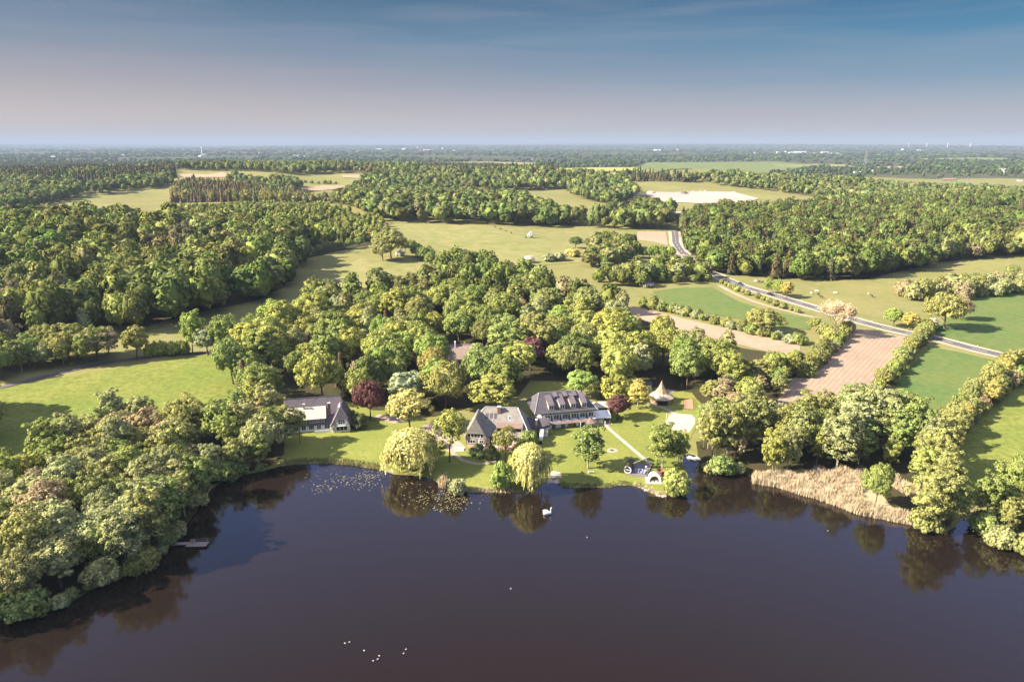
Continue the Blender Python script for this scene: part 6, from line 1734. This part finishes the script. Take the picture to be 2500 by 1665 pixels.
cows = [(1846,690,'white','cream cow left of two dark cows near the forest edge'), (1853,691,'black','black cow just right of the cream cow near the forest edge'), (1861,692,'brown','rightmost dark cow of three near the forest edge'),
 (1980,719,'white','cream cow leftmost in the pasture centre'), (1994,714,'white','palest cow, highest in the pasture centre'), (1998,722,'brown','brown cow between the palest and the black one'), (2005,728,'black','black cow lowest of the centre pasture group'),
 (2038,718,'white','lone cream cow right of the pasture group'), (2120,720,'white','cream cow far right in the pasture'), (2129,726,'black','black cow far right in the pasture'),
 (1209,556,'black','dark cow highest on the open meadow ridge'), (1222,561,'black','second dark cow on the meadow ridge line'), (1236,566,'brown','third dark cow down the meadow ridge line'), (1248,571,'brown','fourth dark cow down the meadow ridge line'), (1284,582,'black','dark cow beside the lone blossoming thorn'), (1295,559,'white','white cow on the far edge of the open meadow')]
cow0 = {}
for px, py, cm_, lb in cows:
    v = at(px, py)
    if cm_ not in cow0:
        cow0[cm_] = o = empty('cow', (0, 0, 0)); me = cow_me.copy(); link('body', me, CM[cm_], o)
        for s_ in (-.13, .13): MB().tube((1.42, s_, 1.22), (1.4, s_ * 2.2, 1.3), .04, .02, 5).build('ear', CM[cm_], o)
    else: o = copy_tree(cow0[cm_])
    o.location = v + Vector((0, 0, .1)); o.rotation_euler = (0, 0, RT.uniform(0, 6.28)); tag(o, lb, 'cow', 'cattle grazing in the pastures')
# white marker posts along the road
for i, s_ in enumerate(range(20, len(RL) - 10, 17)):
    d = (RL[s_ + 1] - RL[s_]).normalized(); nn = Vector((-d.y, d.x)); c = RL[s_] + nn * 4.9
    Q = empty('road_marker', (c.x, c.y, Tz(c.x, c.y)), 0, f'white marker post on the far side of the road, {ordw(i + 1)} from the bend', 'marker post', 'marker posts along the road')
    MB().prism([(-.06, 0), (.06, 0), (.05, 1.05), (-.05, 1.15)], -.08, .08).build('post', M['trim'], Q)

# ---------------------------------------------------------------- far things
p_ = at(1652, 533)
Q = empty('road_bridge', p_, R(-8), 'road bridge with pale deck over dark shaded opening beyond the road bend', 'bridge')
MB().box(-26, 22, -3, 6, 6.0, 7.2).build('deck', M['stone'], Q); MB().box(-26, 22, -3.2, -2.9, 7.2, 8.0).build('parapet', M['trim'], Q)
for x in (-26, -8, 10, 21): MB().box(x - 1, x + 1.2, -2.5, 5.5, -3, 6).build('pier', M['metal'], Q)
def pylon(px, base, top, label):
    v = at(px, base); h = (base - top) * proj(*v)[2] / F
    Q = empty('power_pylon', v, .2, label, 'pylon', 'power pylons on the far plain')
    b = MB(); w = h * .09; t = max(.25, h * .008)
    for sx_ in (-1, 1):
        for sy_ in (-1, 1): b.tube((sx_ * w, sy_ * w, 0), (sx_ * w * .15, sy_ * w * .15, h), t, t * .6, 4)
    for k in range(7):
        z0, z1 = h * k / 7, h * (k + 1) / 7; w0, w1 = w * (1 - .85 * k / 7), w * (1 - .85 * (k + 1) / 7)
        for s_ in (-1, 1): b.tube((-w0, s_ * w0, z0), (w1, s_ * w1, z1), t * .5, t * .5, 3); b.tube((s_ * w0, -w0, z0), (s_ * w1, w1, z1), t * .5, t * .5, 3)
    b.build('tower', M['metal'], Q)
    for f, L2 in ((.7, .2), (.82, .26), (.93, .16)): MB().tube((-h * L2, 0, h * f), (h * L2, 0, h * f), t, t, 4).build('cross_arm', M['metal'], Q)
pylon(1968, 455, 434, 'power pylon above the right forest, left of two'); pylon(2058, 455, 430, 'power pylon right of the first, above the right forest'); pylon(2111, 412, 370, 'tallest faint power pylon before the far pink field'); pylon(2360, 458, 432, 'power pylon near the right edge of the plain')
def mast_(px, base, top, r_, nm, label, cat, m='metal'):
    v = at(px, base); h = (base - top) * proj(*v)[2] / F
    Q = empty(nm, v, 0, label, cat); MB().tube((0, 0, 0), (0, 0, h), r_, r_ * .5, 8).build('shaft', M[m], Q)
    MB().lathe([(r_ * 1.6, h * .8), (r_ * 1.6, h * .84), (0, h * .85)], n=8).build('platform', M[m], Q)
mast_(268, 378, 357, 4, 'radio_mast', 'faint radio mast on the far left plain', 'mast'); mast_(494, 380, 358, 4, 'radio_mast', 'pale radio mast beside far white halls', 'mast', 'trim'); mast_(1199, 413, 400, 1.0, 'white_tower', 'slim white tower rising over the middle ridge woods', 'tower', 'trim')
for i, px in enumerate((2218, 2262, 2313, 2368)):
    v = at(px, 360); h = 8 * proj(*v)[2] / F
    Q = empty('wind_turbine', v, 0, f'tiny wind turbine on the horizon, {ordw(i + 1)} of four from left', 'wind turbine', 'wind turbines on the horizon')
    MB().tube((0, 0, 0), (0, 0, h), 5, 3, 6).build('tower', M['trim'], Q)
    b = MB()
    for k in range(3):
        a = k * 2.094 + i; b.tube((0, -4, h), (math.cos(a) * h * .5, -4, h + math.sin(a) * h * .5), 4, 1.2, 4)
    b.build('rotor', M['trim'], Q)
FB = [(99,388,14,2.5),(128,387,11,5),(170,385,10,2.5),(204,383,22,3),(222,381,28,2),(298,380,8,2),(432,382,14,2),(487,383,7,3),(497,379,8,3),(478,402,30,3.5),(632,376,15,2.5),(718,382,6,2.5),(728,381.5,8,2.5),(740,383,7,2),(774,381,2.5,2),(795,380,3,2),
 (925,367,14,3),(984,368,4,5),(988,367,5,6),(1019,366,3,7),(1030,369,14,2),(1046,368,26,3),(1080,366,5,4),(1108,370,5,2.5),(1297,391,8,4),(1315,393,9,2.5),(1601,371,9,5),(1611,370,4,4.5),(1654,370,5,6),(1841,375,7,2.5),(1899,374,5,3),
 (1919,372,4,3),(1935,375,14,3),(1955,374,26,3.5),(1985,376,12,3),(2015,374,16,2.5),(2040,377,20,2.5),(2055,379,10,2.5),(2204,368,4,4),(2245,369,10,2.5),(2099,424,5,4),(2090,423,8,3),(2131,419,3,4),(2252,423,8,2.5),(2312,411,8,3),(2385,421,10,4),(2419,424,5,4),(2450,418,14,6),(2460,421,12,5),(2492,443,9,4),(1553,478,12,4),(1545,476,8,3)]
FB.sort()
hall0 = None
for i, (px, py, w_, h_) in enumerate(FB):
    v = at(px, py); d = proj(*v)[2]; w2 = w_ * d / F; h2 = h_ * d / F; dp = min(w2, 40) * .8
    Q = empty('distant_building', v, RT.uniform(-.12, .12), None, 'building', 'pale buildings scattered over the far plain')
    side = 'quarry' if 1540 < px < 1560 else 'far plain'
    shp = 'wide low pale hall' if w_ > 2.6 * h_ else ('tall pale block' if h_ > w_ else 'small pale building')
    Q['label'] = f'{shp} on the {side}, {ordw(i + 1)} of the far buildings from left'
    MB().box(-w2 / 2, w2 / 2, 0, dp, -6, h2 * .8).build('wall', M['white'], Q)
    MB().prism([(-.3, h2 * .8), (dp + .3, h2 * .8), (dp / 2, h2)], -w2 / 2 - .3, w2 / 2 + .3).build('roof', M['trim'] if i % 3 else M['pink_roof'], Q)
# quarry heaps
for i, (px, py, w_, h_, m_) in enumerate([(1671,474,20,6,'asphalt'),(1588,472,22,5,'sand'),(1693,470,8,3,'stone'),(1711,470,9,3,'stone'),(1721,470,6,3.5,'trim'),(1570,477,12,3,'sand'),(1792,471,12,3,'sand'),(1562,475,8,3,'stone')]):
    v = at(px, py); d = proj(*v)[2]; V = ICO2[0] * np.array([w_ * d / F / 2, w_ * d / F / 2, h_ * d / F]); V = V * (1 + .12 * np.sin(V[:, :1] * .9 + i) * np.cos(V[:, 1:2] * .7))
    me = bpy.data.meshes.new('spoil_heap'); me.from_pydata([tuple(q_) for q_ in V], [], [tuple(map(int, f)) for f in ICO2[1]]); me.update()
    nm_ = ['dark grey cone of gravel at the back of the sand quarry', 'largest tan spoil heap at the left end of the quarry', 'small pale heap right of the dark gravel cone', 'pale heap in the middle of the quarry back edge', 'whitest small heap on the quarry back edge', 'flat tan heap left of the largest one', 'tan heap at the right of the quarry back edge', 'grey stone heap at the far left of the quarry'][i]
    tag(link('spoil_heap', me, M[m_], None, v), nm_, 'heap', 'heaps in the quarry')
v = at(1088, 647); 
drape('bare_soil', [(1043,628),(1050,640),(1066,655),(1086,655),(1076,640),(1058,630)], M['terrace'], .09)

# ---------------------------------------------------------------- air
hz = MB().box(-36000, 36000, -900, 34000, -4, 240).build('haze', None)
hm = bpy.data.materials.new('haze_air'); hm.use_nodes = True
n, l = hm.node_tree.nodes, hm.node_tree.links
n.clear(); o_ = n.new('ShaderNodeOutputMaterial'); pv = n.new('ShaderNodeVolumePrincipled')
pv.inputs['Color'].default_value = (0.33, 0.42, 0.57, 1); pv.inputs['Density'].default_value = 0.000075; pv.inputs['Anisotropy'].default_value = 0.0
l.new(pv.outputs[0], o_.inputs['Volume']); hz.data.materials.append(hm)
tag(hz, kind='stuff'); hz['label'] = 'thin bluish haze over the distant plain'; hz['category'] = 'haze'
